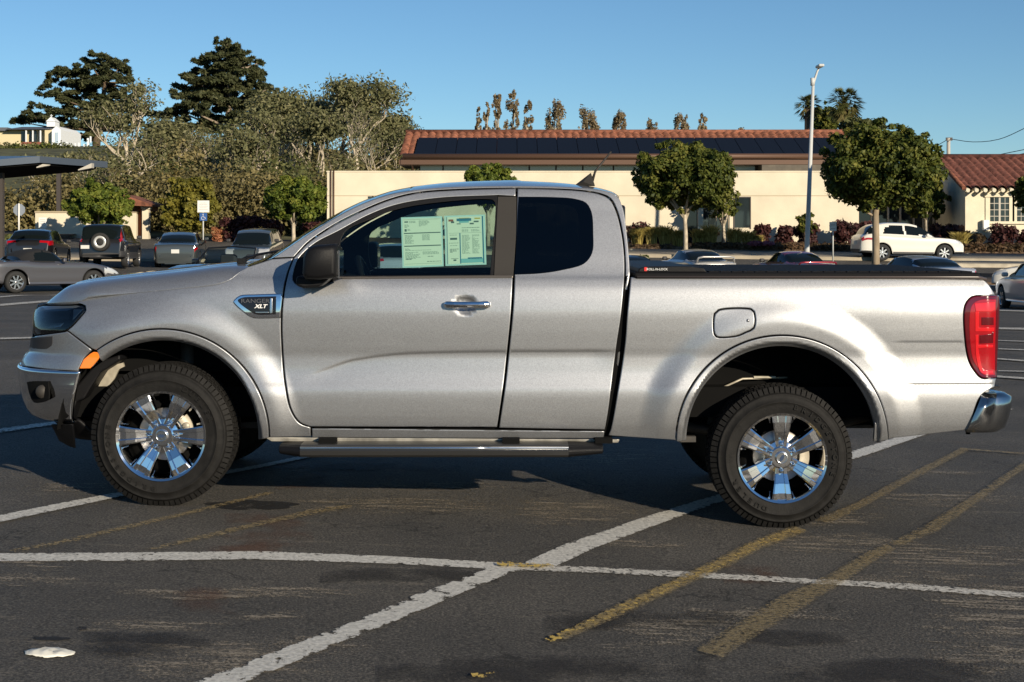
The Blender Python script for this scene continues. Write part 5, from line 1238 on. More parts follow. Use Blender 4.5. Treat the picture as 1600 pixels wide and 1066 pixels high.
def car(name, label, cat, px, Y, heading, sp, group='cars in the car park', zoff=0., px_ref=None):
    L, Wd, wr, rwx, fwx = sp['L'], sp['W'], sp['rw'], sp['rx'], sp['fx']; paint = M['car_'+sp['paint']]
    D = crv(*zip(*sp['D'])); Rf = crv(*zip(*sp['R'])) if sp.get('R') else None; xr = (sp['R'][0][0], sp['R'][-1][0]) if Rf else (9, -9)
    sill = sp.get('sill', .24); rt = sp.get('rt', .72); ra = wr+.06
    xs = sorted(set([0, .012, .03, .06]+list(np.round(np.arange(.1, L-.08, .045), 4))+[L-.06, L-.03, L-.012, L]))
    secs = []
    for x in xs:
        t = abs(2*x/L-1); w_ = Wd/2*(.76+.24*max(0, 1-t**9)**.5); d = float(D(x)); h = max(0, float(Rf(x))-d) if Rf and xr[0] <= x <= xr[1] else 0
        zb = sill+.06*sst(.5, 1, t)
        za = zb
        for wx in (rwx, fwx):
            if abs(x-wx) < ra: za = max(za, wr+math.sqrt(ra*ra-(x-wx)**2))
        pts = [(0, zb-.03), (w_-.28, zb-.03), (w_-.27, max(za, zb)+.0), (w_-.03, max(za, zb))]
        z0 = max(za, zb); z1 = d-.025
        for i in range(9):
            z = z0+(z1-z0)*i/8; q = (z-sill)/max(z1-sill, .1)
            pts.append((w_*(1-.035*(1-q)**3-.02*q**4+.006*math.sin(q*9)), z))
        pts += [(w_*.955, d-.008), (w_*.925, d+.004)]
        s = float(sst(.03, .20, h)); wb = w_*.92; wr_ = min(wb*.98, Wd/2*rt+.05*(1-s)); 
        for k in range(1, 8):
            f = k/7; y1 = wb+(wr_-wb)*f**1.05; z1_ = d+(max(h, .02)-.045)*f; y0 = wb*(1-.055*k); z0_ = d+.03*(1-(y0/wb)**2)
            pts.append((y0*(1-s)+y1*s, z0_*(1-s)+z1_*s))
        yl = pts[-1][0]
        for k in range(1, 8):
            f = k/7; y = yl*(1-f); z0_ = d+.03*(1-(y/wb)**2); z1_ = d+h-.045+.05*(1-(y/max(yl, .1))**2.6)
            pts.append((y, z0_*(1-s)+z1_*s))
        secs.append(pts)
    n = len(secs[0]); full = [[(x, y, z) for y, z in p]+[(x, -y, z) for y, z in p[-2:0:-1]] for x, p in zip(xs, secs)]; m = len(full[0])
    V = np.array([v for r_ in full for v in r_]); V[:,0] -= L/2
    faces = []; cls = []; sw = sp.get('side', []); ws = sp.get('ws', (9, 9)); rg = sp.get('rg', (9, 9))
    wp = [np.array(q) for q in sw]
    for i in range(len(xs)-1):
        for j in range(m):
            j2 = (j+1) % m; f = (i*m+j, i*m+j2, (i+1)*m+j2, (i+1)*m+j); c = V[list(f)].mean(0); jj = j if j < n else m-1-j
            x = c[0]+L/2; y = abs(c[1]); z = c[2]; kd = 'body'; d = float(D(x))
            side_row = 14 <= jj <= 20; top_row = jj >= 21
            if jj < 3: kd = 'under'
            elif Rf and side_row and z > d+.035 and any(inside(np.array([[x, z]]), q)[0] for q in wp): kd = 'side_window'
            elif Rf and (top_row or side_row and y < Wd/2*.83) and ws[0] < x < ws[1] and z > d+.03: kd = 'windshield'
            elif Rf and (top_row or side_row and y < Wd/2*.80) and rg[0] < x < rg[1] and z > d+.03: kd = 'rear_window'
            elif Rf and jj >= 14 and sp.get('soft') and sp['soft'][0] < x < sp['soft'][1] and z > d+.02: kd = 'soft_top'
            else:
                for nm, x0, x1, z0, z1, y0, y1 in sp.get('zones', []):
                    if x0 <= x <= x1 and z0 <= z <= z1 and y0 <= y <= y1 and jj >= 3: kd = nm; break
                else:
                    if z < sp.get('clad', 0): kd = 'cladding'
            faces.append(f); cls.append(kd)
    for idx, flip in ((0, True), (len(xs)-1, False)):     # end caps as strips between the two sides
        o = idx*m
        for j in range(n-1):
            a, b_ = o+j, o+j+1; c_, d_ = o+(m-j) % m, o+(m-j-1) % m
            f = [a, b_, d_, c_] if len({a, b_, c_, d_}) == 4 else list(dict.fromkeys([a, b_, d_, c_]))
            if len(f) < 3: continue
            if len(f) == 3: f = f+[f[2]]
            c = V[list(f)].mean(0); z = c[2]; kd = 'body'
            faces.append(tuple(f if flip else f[::-1])); cls.append('cladding' if z < sp.get('clad', 0)+.1 else kd)
    mm = {'body': paint, 'under': M['underbody'], 'side_window': M['car_glass'], 'windshield': M[sp.get('wsm', 'car_glass')], 'rear_window': M['car_glass'], 'soft_top': M['soft_top'], 'cladding': M['car_black_plastic'],
          'tail_light': M['red_lens'], 'headlight': M['head_lens'], 'bumper': M['car_black_plastic'], 'indicator': M['orange'], 'grille': M['black_plastic'], 'reflector': M['red_lens'], 'lower_trim': M['car_grey_a']}
    X0 = (px-CX)/F*Y; rz = math.radians(heading); root = empty(name, (X0, Y, gz(X0, Y)+zoff), rz, label, cat, group)
    pitch = -math.atan((gz(X0+math.cos(rz), Y+math.sin(rz))-gz(X0-math.cos(rz), Y-math.sin(rz)))/2)
    root.rotation_euler = (0, pitch, rz)
    FA = faces
    cls = [(k_, float(np.sign(V[list(f)].mean(0)[1])), k_ == 'side_window' and [i for i, q in enumerate(wp) if inside(np.array([[V[list(f)].mean(0)[0]+L/2, V[list(f)].mean(0)[2]]]), q)[0]][0]) if k_ in ('side_window','tail_light','headlight','reflector') else (k_, 0, 0) for k_, f in zip(cls, faces)]
    for kd in dict.fromkeys(cls):
        sel = [f for f, c in zip(FA, cls) if c == kd]; ids = sorted({i for f in sel for i in f}); mp = {v: i for i, v in enumerate(ids)}
        kk = kd; kd = kd[0]; me = bpy.data.meshes.new(kd); me.from_pydata(V[ids].tolist(), [], [tuple(dict.fromkeys(mp[i] for i in f)) for f in sel])
        me.materials.append(mm[kd]); me.polygons.foreach_set('use_smooth', [True]*len(me.polygons)); me.validate()
        bm = bmesh.new(); bm.from_mesh(me); bmesh.ops.remove_doubles(bm, verts=bm.verts, dist=1e-4); bmesh.ops.recalc_face_normals(bm, faces=bm.faces) if kd == 'body' else None; bm.to_mesh(me); bm.free()
        link({'under': 'underside'}.get(kd, kd), me, root)
    key = (wr, sp.get('spokes', 5))
    if key not in _wc: _wc[key] = far_wheel_mesh(*[wr], spokes=sp.get('spokes', 5))
    for x in (rwx, fwx):
        for s in (1, -1):
            e = bpy.data.objects.new('wheel', None); COL.objects.link(e); e.parent = root; e.location = (x-L/2, -s*(Wd/2-.02), wr); e.rotation_euler = (0, 0, 0 if s > 0 else math.pi)
            for me, nm in zip(_wc[key], ('tyre', 'rim', 'brake')): link(nm, me, e)
    for s in (1, -1):                                      # door mirrors
        if sp.get('mirror'):
            x, z = sp['mirror']; b = MB(); b.cbox((x-L/2, s*(Wd/2+.08), z), (.12, .18, .13)); b.build('door_mirror', paint if not sp.get('mblack') else M['car_black_plastic'], root, bevel=.04)
    if sp.get('plate'):
        x, z = sp['plate']; b = MB(); b.box((x-L/2-.02, -.16, z-.08), (x-L/2+.02, .16, z+.08)); b.build('number_plate', M['plate'], root, bevel=.01)
    return root
def zones_rear(x1, z0, z1, y0): return ('tail_light', 0, x1, z0, z1, y0, 2)

SEDAN = dict(L=4.65, W=1.82, rw=.33, rx=1.0, fx=3.75, paint='dark_grey', D=[(0,.55),(.012,.66),(.03,.90),(.06,.99),(.1,1.03),(.5,1.05),(1.5,.96),(2.6,.93),(3.4,.92),(4.2,.80),(4.5,.70),(4.62,.58),(4.65,.45)], R=[(.50,1.05),(.9,1.18),(1.5,1.34),(2.1,1.38),(2.6,1.35),(3.1,1.16),(3.55,.92)],
             side=[[(1.15,1.0),(1.5,1.28),(2.1,1.32),(2.55,1.29),(3.15,1.0)]], ws=(2.68,3.5), rg=(.62,1.38), zones=[('tail_light',0,.30,.80,.93,.42,2), ('headlight',4.1,4.65,.60,.76,.5,2), ('bumper',0,.2,0,.42,0,2), ('grille',4.5,4.7,.3,.6,0,.5)], mirror=(3.05,1.0), plate=(.0,.78))
HATCH = dict(L=4.35, W=1.80, rw=.33, rx=.75, fx=3.45, paint='black', D=[(0,.55),(.012,.70),(.03,.90),(.06,.98),(.3,1.02),(1.5,.95),(2.6,.92),(3.2,.90),(3.9,.80),(4.2,.68),(4.32,.56),(4.35,.42)], R=[(.10,1.0),(.35,1.2),(.75,1.40),(1.3,1.45),(2.1,1.45),(2.5,1.40),(3.0,1.15),(3.4,.9)],
             side=[[(.9,1.0),(1.05,1.30),(1.4,1.37),(2.1,1.38),(2.45,1.34),(3.0,1.0)]], ws=(2.55,3.35), rg=(.14,.72), zones=[('tail_light',0,.45,.82,.98,.45,2), ('headlight',3.8,4.35,.60,.74,.5,2), ('bumper',0,.12,0,.45,0,2)], mirror=(2.9,1.0), plate=(.0,.62), mblack=True)
SUV = dict(L=4.5, W=1.80, rw=.355, rx=.85, fx=3.48, sill=.34, rt=.78, paint='black', clad=.62, D=[(0,.55),(.012,.80),(.03,1.0),(.06,1.06),(1.5,1.05),(2.7,1.03),(3.4,1.02),(4.0,.95),(4.35,.85),(4.47,.70),(4.5,.5)], R=[(.04,1.06),(.10,1.30),(.22,1.55),(.45,1.66),(1.3,1.69),(2.2,1.67),(2.55,1.60),(3.0,1.32),(3.4,1.02)],
           side=[[(.45,1.10),(.50,1.55),(.95,1.60),(.98,1.10)],[(1.06,1.10),(1.04,1.60),(1.75,1.62),(1.8,1.10)],[(1.88,1.10),(1.84,1.62),(2.35,1.60),(2.8,1.36),(2.95,1.10)]], ws=(2.6,3.35), rg=(.05,.30), zones=[('tail_light',0,.30,1.0,1.60,.70,2), ('headlight',4.0,4.5,.72,.92,.5,2), ('reflector',0,.1,.46,.52,.35,.6)], mirror=(2.85,1.18), mblack=True, plate=None)
CUV = dict(SUV, paint='green_grey', clad=.0, rt=.74)
CUV['R'] = [(.04,1.04),(.10,1.25),(.22,1.45),(.45,1.55),(1.3,1.60),(2.2,1.58),(2.55,1.51),(3.0,1.27),(3.4,1.0)]
CUV['D'] = [(0,.5),(.012,.75),(.03,.98),(.06,1.04),(1.5,1.04),(2.7,1.01),(3.3,1.0),(4.0,.94),(4.3,.85),(4.46,.66),(4.5,.45)]
KIA = dict(L=4.5, W=1.85, rw=.36, rx=.9, fx=3.57, sill=.30, rt=.74, paint='white', clad=.40, D=[(0,.5),(.012,.72),(.03,.90),(.06,1.0),(.3,1.10),(1.5,1.06),(2.7,1.0),(3.3,.99),(4.0,.93),(4.3,.82),(4.44,.66),(4.5,.45)], R=[(.12,1.08),(.25,1.24),(.45,1.45),(.7,1.56),(1.3,1.63),(2.0,1.62),(2.4,1.55),(2.9,1.30),(3.35,.99)],
           side=[[(.95,1.16),(1.05,1.40),(1.35,1.52),(1.80,1.53),(1.86,1.12)],[(1.94,1.12),(1.88,1.53),(2.2,1.51),(2.5,1.42),(2.85,1.20),(2.92,1.10)],[(.28,1.14),(.50,1.40),(.70,1.40),(.78,1.16)]], ws=(2.45,3.25), rg=(.18,.5), zones=[('tail_light',0,.55,.86,.98,.5,2), ('headlight',4.05,4.5,.74,.90,.5,2), ('grille',4.4,4.6,.35,.75,0,.9)], mirror=(2.8,1.10), spokes=7, plate=(.0,.75))
COUPE = dict(L=4.4, W=1.75, rw=.31, rx=.85, fx=3.4, paint='silver_b', D=[(0,.5),(.012,.62),(.03,.82),(.06,.90),(.5,.93),(1.5,.90),(2.5,.86),(3.2,.84),(4.0,.72),(4.3,.62),(4.38,.5),(4.4,.4)], R=[(.55,.93),(.95,1.08),(1.45,1.25),(1.9,1.31),(2.3,1.28),(2.8,1.06),(3.2,.84)],
             side=[[(1.05,.92),(1.35,1.12),(1.6,1.21),(2.0,1.25),(2.3,1.22),(2.85,.91)]], ws=(2.35,3.1), rg=(.6,1.5), rt=.66, zones=[('tail_light',0,.2,.66,.80,.35,2), ('headlight',3.9,4.4,.5,.66,.5,2)], mirror=(2.7,.95), mblack=True, plate=(.0,.5))
RED = dict(COUPE, paint='red'); SEDAN2 = dict(SEDAN, paint='silver_c', mblack=False)
ROAD = dict(L=4.12, W=1.75, rw=.315, rx=.80, fx=3.20, paint='silver_a', D=[(0,.5),(.012,.6),(.03,.78),(.06,.86),(.5,.90),(1.0,.90),(1.7,.86),(2.3,.86),(3.0,.84),(3.6,.74),(3.95,.60),(4.09,.48),(4.12,.38)], R=[(.75,.90),(1.0,1.06),(1.35,1.22),(1.7,1.26),(1.95,1.22),(2.35,.98),(2.6,.86)],
            side=[[(1.35,.90),(1.45,1.14),(1.70,1.19),(1.95,1.15),(2.32,.90)]], ws=(2.0,2.55), rg=(.8,1.0), soft=(.6,2.0), rt=.62, zones=[('tail_light',0,.15,.62,.76,.4,2), ('headlight',3.5,4.05,.52,.68,.5,2)], mirror=(2.2,.93), spokes=8, plate=(0,.5))
OPEN = dict(ROAD, paint='black', R=None)

car('parked_roadster', 'silver two-seat roadster with black soft top nearest the truck nose', 'roadster', 70, 43.5, 43, ROAD)
car('parked_hatchback', 'black hatchback parked tail first behind the silver roadster', 'hatchback', 62, 58.5, 96, HATCH)
suv = car('parked_suv', 'black boxy SUV with spare wheel on its back door', 'SUV', 174, 58.3, 95, SUV)
car('parked_sedan', 'dark grey sedan seen from behind, between the black SUV and the grey crossover', 'sedan', 283, 61.5, 97, SEDAN)
car('parked_crossover', 'grey green crossover parked facing the camera behind the open sports car', 'crossover', 399, 60.5, -90, CUV)
op = car('open_roadster', 'black open-top sports car with raised windscreen just above the truck hood', 'convertible', 362, 36, 250, OPEN)
cp = car('parked_coupe', 'silver coupe with a raised rear wing behind the truck bed', 'coupe', 1084, 54, 104, COUPE)
rc = car('parked_coupe', 'dark red coupe with rear spoiler between the two silver cars', 'coupe', 1237, 53.5, 104, RED)
car('parked_sedan', 'silver blue sedan parked in front of the white SUV', 'sedan', 1434, 48.5, 103, SEDAN2, zoff=-.02)
car('white_suv', 'white SUV side on in front of the red-leaved shrubs', 'SUV', 1417, 63, 3, KIA, zoff=-.02)
WH = dict(SEDAN, paint='white'); SV = dict(SEDAN, paint='silver_b')
car('parked_sedan', 'white sedan cut off by the right picture edge, farther one', 'sedan', 1658, 52, 160, WH)
car('parked_sedan', 'silver sedan with red tail light cut off at right edge, nearest', 'sedan', 1638, 41.5, 88, SV)
car('parked_hatchback', 'pale blue car glimpsed through the driver window beside the price sheets', 'hatchback', 618, 50, 96, dict(HATCH, paint='silver_c'))
car('parked_coupe', 'dark blue coupe whose roof just shows behind the cab end of the bed', 'coupe', 978, 52, 104, dict(COUPE, paint='navy'), zoff=-.18)
# spare wheel, plate and badge bits of the boxy SUV
b = MB(); b.lathe([(0,-.12),(.14,-.12),(.16,-.10),(.235,-.10),(.24,-.13),(.33,-.13),(.355,-.08),(.355,.02)], 32, 'X', (-2.25-.04, 0, .98)); sw_ = b.build('spare_wheel', M['tyre_far'], suv, fix=False)
b = MB(); b.lathe([(0,-.105),(.04,-.12),(.06,-.105),(.13,-.105),(.15,-.125),(.225,-.135),(.238,-.12),(.24,-.10)], 32, 'X', (-2.25-.04, 0, .98)); b.build('steel_rim', mat('steel_rim', (.6,.6,.58), .35, .5), sw_, fix=False)
b = MB(); b.box((-2.27, .42, .72), (-2.24, .74, .86)); b.build('number_plate', M['plate'], suv, bevel=.01)
# rear wings
for c_, mt in ((cp, 'car_silver_b'), (rc, 'car_red')):
    k = 1.0 if c_ is cp else .45; b = MB(); x = -2.2
    pts = [(x+.12, -.72, .90), (x+.04, -.66, .90+.19*k), (x+.02, -.5, .90+.22*k), (x+.02, .5, .90+.22*k), (x+.04, .66, .90+.19*k), (x+.12, .72, .90)]
    b.tube(pts, .035, 8); b.build('rear_wing', M[mt], c_)
# open car: windscreen frame and seats
b = MB(); fr = [(.42,-.80,.86),(.02,-.66,1.26),(-.02,0,1.30),(.02,.66,1.26),(.42,.80,.86)]; b.tube(fr, .022, 6); b.build('windscreen_frame', M['black_gloss'], op)
b = MB(); b.add(fr, [(0,1,2,3,4)]); b.build('windscreen', glass_mat('thin_glass', (.6,.68,.68), ior=1.12), op, fix=False)
for s in (-.36, .36):
    b = MB(); b.box((-.52, s-.22, .70), (-.36, s+.22, 1.12)); b.build('seat', M['seat'], op, bevel=.06, seg=3)
# ------------------------------------------------------------------ trees, shrubs, grasses
def leaf_material(name, cols, rough=.6, trans=.25):
    """leaf colour varies leaf by leaf through a per-face attribute"""
    m = bpy.data.materials.new(name); m.use_nodes = True; n = m.node_tree.nodes; l = m.node_tree.links; b = n['Principled BSDF']; o = n['Material Output']
    a = n.new('ShaderNodeAttribute'); a.attribute_name = 'tone'; r = n.new('ShaderNodeValToRGB'); l.new(a.outputs['Fac'], r.inputs[0]); e = r.color_ramp.elements
    while len(e) < len(cols): e.new(.5)
    for i, (q, c) in enumerate(zip(e, cols)): q.position = i/(len(cols)-1); q.color = (*c, 1)
    l.new(r.outputs[0], b.inputs['Base Color']); b.inputs['Roughness'].default_value = rough; b.inputs['Specular IOR Level'].default_value = .25
    t = n.new('ShaderNodeBsdfTranslucent'); l.new(r.outputs[0], t.inputs[0]); mx = n.new('ShaderNodeMixShader'); mx.inputs[0].default_value = trans
    l.new(b.outputs[0], mx.inputs[1]); l.new(t.outputs[0], mx.inputs[2]); l.new(mx.outputs[0], o.inputs[0]); return m
LM = {
 'round': leaf_material('leaf_round', [(0.027,0.041,0.008),(0.061,0.081,0.014),(0.115,0.128,0.022),(0.203,0.189,0.041)]),
 'bright': leaf_material('leaf_bright', [(0.041,0.061,0.011),(0.081,0.115,0.016),(0.149,0.182,0.027),(0.243,0.243,0.047)]),
 'yellow': leaf_material('leaf_yellow', [(0.081,0.081,0.014),(0.162,0.149,0.024),(0.270,0.230,0.041)]),
 'cypress': leaf_material('leaf_cypress', [(0.038,0.045,0.019),(0.068,0.078,0.033),(0.128,0.128,0.057)]),
 'euc': leaf_material('leaf_eucalyptus', [(0.085,0.092,0.037),(0.151,0.151,0.068),(0.254,0.236,0.119)]),
 'scrub': leaf_material('leaf_scrub', [(0.059,0.054,0.024),(0.126,0.111,0.044),(0.203,0.169,0.071),(0.288,0.236,0.101)]),
 'scrub_g': leaf_material('leaf_scrub_green', [(0.051,0.059,0.020),(0.101,0.110,0.037),(0.169,0.169,0.059)]),
 'scrub_y': leaf_material('leaf_scrub_gold', [(0.149,0.119,0.037),(0.283,0.208,0.067),(0.402,0.297,0.105)]),
 'poplar': leaf_material('leaf_poplar', [(.14,.105,.055),(.24,.18,.10),(.33,.27,.17)]),
 'purple': leaf_material('leaf_purple', [(0.027,0.014,0.014),(0.068,0.024,0.024),(0.121,0.047,0.038)]),
 'grass': leaf_material('leaf_grass', [(0.162,0.121,0.027),(0.324,0.257,0.068),(0.472,0.378,0.121)]),
 'hedge': leaf_material('leaf_hedge', [(0.041,0.030,0.016),(0.095,0.061,0.030),(0.162,0.095,0.054)]),
 'pink': leaf_material('leaf_pink', [(0.108,0.041,0.054),(0.270,0.081,0.135),(0.338,0.162,0.162)]),
 'rust': leaf_material('leaf_rust', [(0.216,0.081,0.041),(0.405,0.162,0.081),(0.405,0.270,0.121)]),
 'palm': leaf_material('leaf_palm', [(0.054,0.061,0.016),(0.108,0.115,0.034),(0.216,0.176,0.068)]),
}
M['bark_pale'] = mat('bark_pale', (.42,.36,.27), .9, var=.3, vscale=5); M['bark'] = mat('bark', (.12,.085,.055), .9, var=.3, vscale=8); M['bark_mid'] = mat('bark_mid', (.25,.20,.15), .9, var=.3, vscale=8)
def leaves(name, C, R3, n, size, lm, root=None, aspect=1.7, shell=.55, flat=0., seed=0, loc=None):
    """n leaf quads spread over ellipsoid clumps (centres C, radii R3)"""
    rg = np.random.default_rng(seed+1); C = np.asarray(C, float); R3 = np.asarray(R3, float); vol = (R3[:,0]*R3[:,2])**1.0; p = vol/vol.sum(); k = rg.choice(len(C), n, p=p)
    d = rg.normal(size=(n,3)); d /= np.linalg.norm(d, axis=1)[:,None]; rad = shell+(1-shell)*rg.random(n)**.7; rad *= np.where(rg.random(n) < .12, 1.12, 1)
    P = C[k]+d*rad[:,None]*R3[k]
    nrm = d*.8+rg.normal(size=(n,3))*.6+np.array([0,0,.3]); nrm[:,2] += flat*2; nrm /= np.linalg.norm(nrm, axis=1)[:,None]
    a = np.cross(nrm, rg.normal(size=(n,3))); a /= np.linalg.norm(a, axis=1)[:,None]; b_ = np.cross(nrm, a)
    s = size*(.6+.8*rg.random(n))[:,None]; a = a*s*.5; b_ = b_*s*.5*aspect
    V = np.stack([P-b_, P+a, P+b_, P-a], 1).reshape(-1, 3)
    if root is not None: V = V-np.array(root.location)
    me = np_mesh(name, V, np.arange(4*n).reshape(-1, 4), LM[lm]); at = me.attributes.new('tone', 'FLOAT', 'FACE')
    ct = rg.random(len(C)); at.data.foreach_set('value', np.clip(.5*ct[k]+.6*rg.random(n)-.05, 0, 1).astype(np.float32))
    o = link(name, me, root); return o
def branch(mb, p, d, L, r, depth, rg, spread=.6, up=.15, n=3, ends=None, kink=.25):
    pts = [Vector(p)]; d = Vector(d).normalized(); q = Vector(p); k = 4
    for i in range(k): d = (d+Vector((rg.uniform(-kink, kink), rg.uniform(-kink, kink), rg.uniform(-kink*.4, kink*.6)+up*.3))).normalized(); q = q+d*L/k; pts.append(q)
    mb.tube(pts, [r*(1-.5*i/k) for i in range(k+1)], 6 if depth > 1 else 4)
    if depth == 0:
        if ends is not None: ends.append(q)
        return
    for i in range(n):
        s = pts[R.choice([2,3,4]) if i else 4]; nd = (d+Vector((rg.uniform(-1,1), rg.uniform(-1,1), rg.uniform(-.3,.8)))*spread).normalized()
        branch(mb, s, nd, L*rg.uniform(.6,.85), r*.55, depth-1, rg, spread, up, n, ends, kink)
def round_tree(px, y_top, y_bot, w_px, Y, label, lm='round', n=9000, leaf=.13, trunk=True, tpx=None, seed=1, depth=None, group='round clipped trees in the car park', bark='bark_pale', name='round_tree', clumps=None, core=.64):
    rg = random.Random(seed); s = Y/F; cx, _, ct = W(px, y_top, Y); cb = W(px, y_bot, Y)[2]; rx = w_px*s/2; rz_ = (ct-cb)/2; cz = (ct+cb)/2; ry = depth or rx; base = W(tpx or px, 0, Y)[0]; gz0 = gz(base, Y)
    root = empty(name, (base, Y, gz0), 0, label, 'tree', group); C = []; R3 = []
    for i in range(int((clumps or 70)*1.5)):
        a = rg.uniform(0, 2*math.pi); u = rg.uniform(-1, 1); q = math.sqrt(1-u*u); k = rg.uniform(.50, .86) if i % 3 else rg.uniform(.86, 1.02)
        uz = u*k if u > -.4 else u*k*.9
        C.append((cx+rx*k*q*math.cos(a), Y+ry*k*q*math.sin(a), cz+rz_*uz)); rr_ = (rg.uniform(.13, .25) if i % 3 else rg.uniform(.07, .13))*(rx+rz_)/2; R3.append((rr_*1.1, rr_*1.1, rr_*.85))
    C.append((cx, Y, cz)); R3.append((rx*core, ry*core, rz_*core))
    leaves('crown', C, R3, n, leaf, lm, root, seed=seed, shell=.35)
    if trunk:
        mb = MB(); r0 = .11; f = Vector((base, Y, gz0)); t1 = Vector(((base+cx)/2, Y, cb+.15*rz_)); mb.tube([f, f.lerp(t1, .5)+Vector((.03,0,0)), t1], [r0, r0*.8, r0*.7], 8)
        for i in range(6): a = i*1.05+rg.random(); e = Vector((cx+rx*.55*math.cos(a), Y+ry*.55*math.sin(a), cz+rz_*.2*rg.uniform(-1,1))); mb.tube([f.lerp(t1, .75+.04*i), t1.lerp(e, .5)+Vector((0,0,-.1)), e], [r0*.55, r0*.4, r0*.2], 6)
        o = mb.build('trunk', M[bark], root); o.matrix_parent_inverse = Matrix.Translation(-root.location)
    return root
round_tree(154, 281, 356, 108, 66, 'bright green round tree above the black SUV', 'bright', 22000, .10, seed=2, bark='bark_mid')
round_tree(297, 273, 372, 100, 70, 'yellow green bushy tree behind the blue parking sign', 'yellow', 16000, .11, seed=3, tpx=300, bark='bark')
round_tree(460, 273, 350, 104, 66, 'round green tree at the left end of the cream building', 'bright', 22000, .10, seed=4, tpx=457)
round_tree(762, 253, 330, 96, 66, 'round green tree rising just above the truck cab roof', 'bright', 12000, .10, seed=5)
round_tree(1068, 217, 338, 168, 62, 'dark round tree in front of the cream building, beside the truck cab', 'round', 42000, .10, seed=6, tpx=1071, clumps=110)
round_tree(1376, 190, 338, 188, 58.5, 'largest round tree, standing over the white SUV', 'round', 56000, .10, seed=7, tpx=1368, trunk=False, clumps=160, core=.82)
round_tree(1130, 285, 352, 56, 69.5, 'young staked tree with sparse leaves beside the building entrance', 'round', 1500, .11, seed=8, clumps=24, bark='bark_pale')
round_tree(1545, 215, 300, 10, 90, 'slim tree hidden behind the tiled roof', 'round', 300, .12, seed=9) if False else None
round_tree(1447, 275, 345, 76, 73, 'dark tree in the gap between the two buildings', 'round', 18000, .11, seed=10, clumps=60)
round_tree(1625, 262, 350, 80, 66, 'dark tree at the right picture edge in front of the tile roof building', 'round', 12000, .11, seed=11)
round_tree(1195, 335, 372, 34, 70, 'thin dark shrubby tree against the shaded part of the wall', 'round', 700, .12, seed=12, clumps=14, group='shrubs by the cream building') if False else None
round_tree(1258, 326, 372, 34, 69.5, 'thin dark shrubby tree behind the street light', 'round', 900, .12, seed=13, clumps=14, bark='bark', group='shrubs by the cream building')
# bare weathered trunk and stay of the largest tree
t0 = W(1368, 408, 58.5); big = [o for o in bpy.data.objects if o.get('label', '').startswith('largest')][0]
mb = MB(); z0 = gz(t0[0], 58.5); mb.tube([(t0[0], 58.5, z0), (t0[0]+.02, 58.5, z0+1.0), W(1368, 335, 58.5), W(1372, 300, 58.5)], [.17,.15,.13,.10], 9)
mb.tube([W(1366,338,58.5), W(1352,331,58.5)], .05, 6); mb.tube([W(1368,330,58.5), W(1345,295,58.8), W(1330,270,59)], [.08,.06,.03], 6); mb.tube([W(1370,318,58.5), W(1400,285,58.2), W(1420,260,58)], [.08,.06,.03], 6)
o = mb.build('trunk', M['wood'], big); o.matrix_parent_inverse = Matrix.Translation(-big.location)
# stakes
for x in (1119, 1129, 1138):
    b = MB(); p = W(x, 338 if x != 1129 else 330, 69); b.tube([(p[0], 69, gz(p[0], 69)), p], .025, 6); tag(b.build('tree_stake', M['wood'], None), {1119: 'left stake of the young tree', 1129: 'middle stake of the young tree', 1138: 'right stake of the young tree'}[x], 'stake', 'stakes of the young tree')

def traced_tree(name, label, Y, cl, n, leaf, lm, trunk, bark='bark', depth=1.0, group=None, flat=0., seed=1, shell=.3, extra=None, zb=None, sub_n=7):
    """cl: clumps (px,py,rx,ry) read off the photograph, each given a depth of its own"""
    rg = random.Random(seed); s = Y/F; bx = W(trunk[0][0], 0, Y)[0]; root = empty(name, (bx, Y, float(hill(bx, Y)) if zb is None else zb), 0, label, 'tree', group); C = []; R3 = []
    cxm = sum(c[0] for c in cl)/len(cl); hw = max(abs(c[0]-cxm)+c[2] for c in cl)*s
    small = []
    for px, py, rx, ry in cl:                              # break every bough into little tufts
        for _ in range(sub_n): a = rg.uniform(0, 6.28); q = rg.random()**.5; small.append((px+rx*q*math.cos(a), py+ry*q*math.sin(a), max(3, rx*rg.uniform(.22,.42)), max(1.6, ry*rg.uniform(.3,.55))))
    for px, py, rx, ry in small:
        room = math.sqrt(max(.05, 1-((px-cxm)*s/hw)**2))*hw*depth
        for k in range(2 if room > 2 and rg.random() < .6 else 1):
            dy = rg.uniform(-1, 1)*room*.8; C.append(((px-CX)*s+rg.uniform(-.2,.2)*rx*s, Y+dy, H-(py-HY)*s)); R3.append((rx*s, rx*s*.9, ry*s))
    leaves('crown', C, R3, n, leaf, lm, root, seed=seed, shell=shell, flat=flat, aspect=2.6)
    mb = MB(); pts = [Vector(W(x, y, Y)) for x, y, r_ in trunk]; pts[0].z = root.location.z-.5; mb.tube(pts, [r_*s for x, y, r_ in trunk], 8)
    for c, r3 in list(zip(C, R3))[::11]:
        k = min(pts[1:], key=lambda p: abs(p.z-(c[2]-1.0))); mb.tube([k, k.lerp(Vector(c), .6)+Vector((0,0,-.2)), c], [.16,.10,.04], 5)
    o = mb.build('trunk', M[bark], root); o.matrix_parent_inverse = Matrix.Translation(-root.location); return root
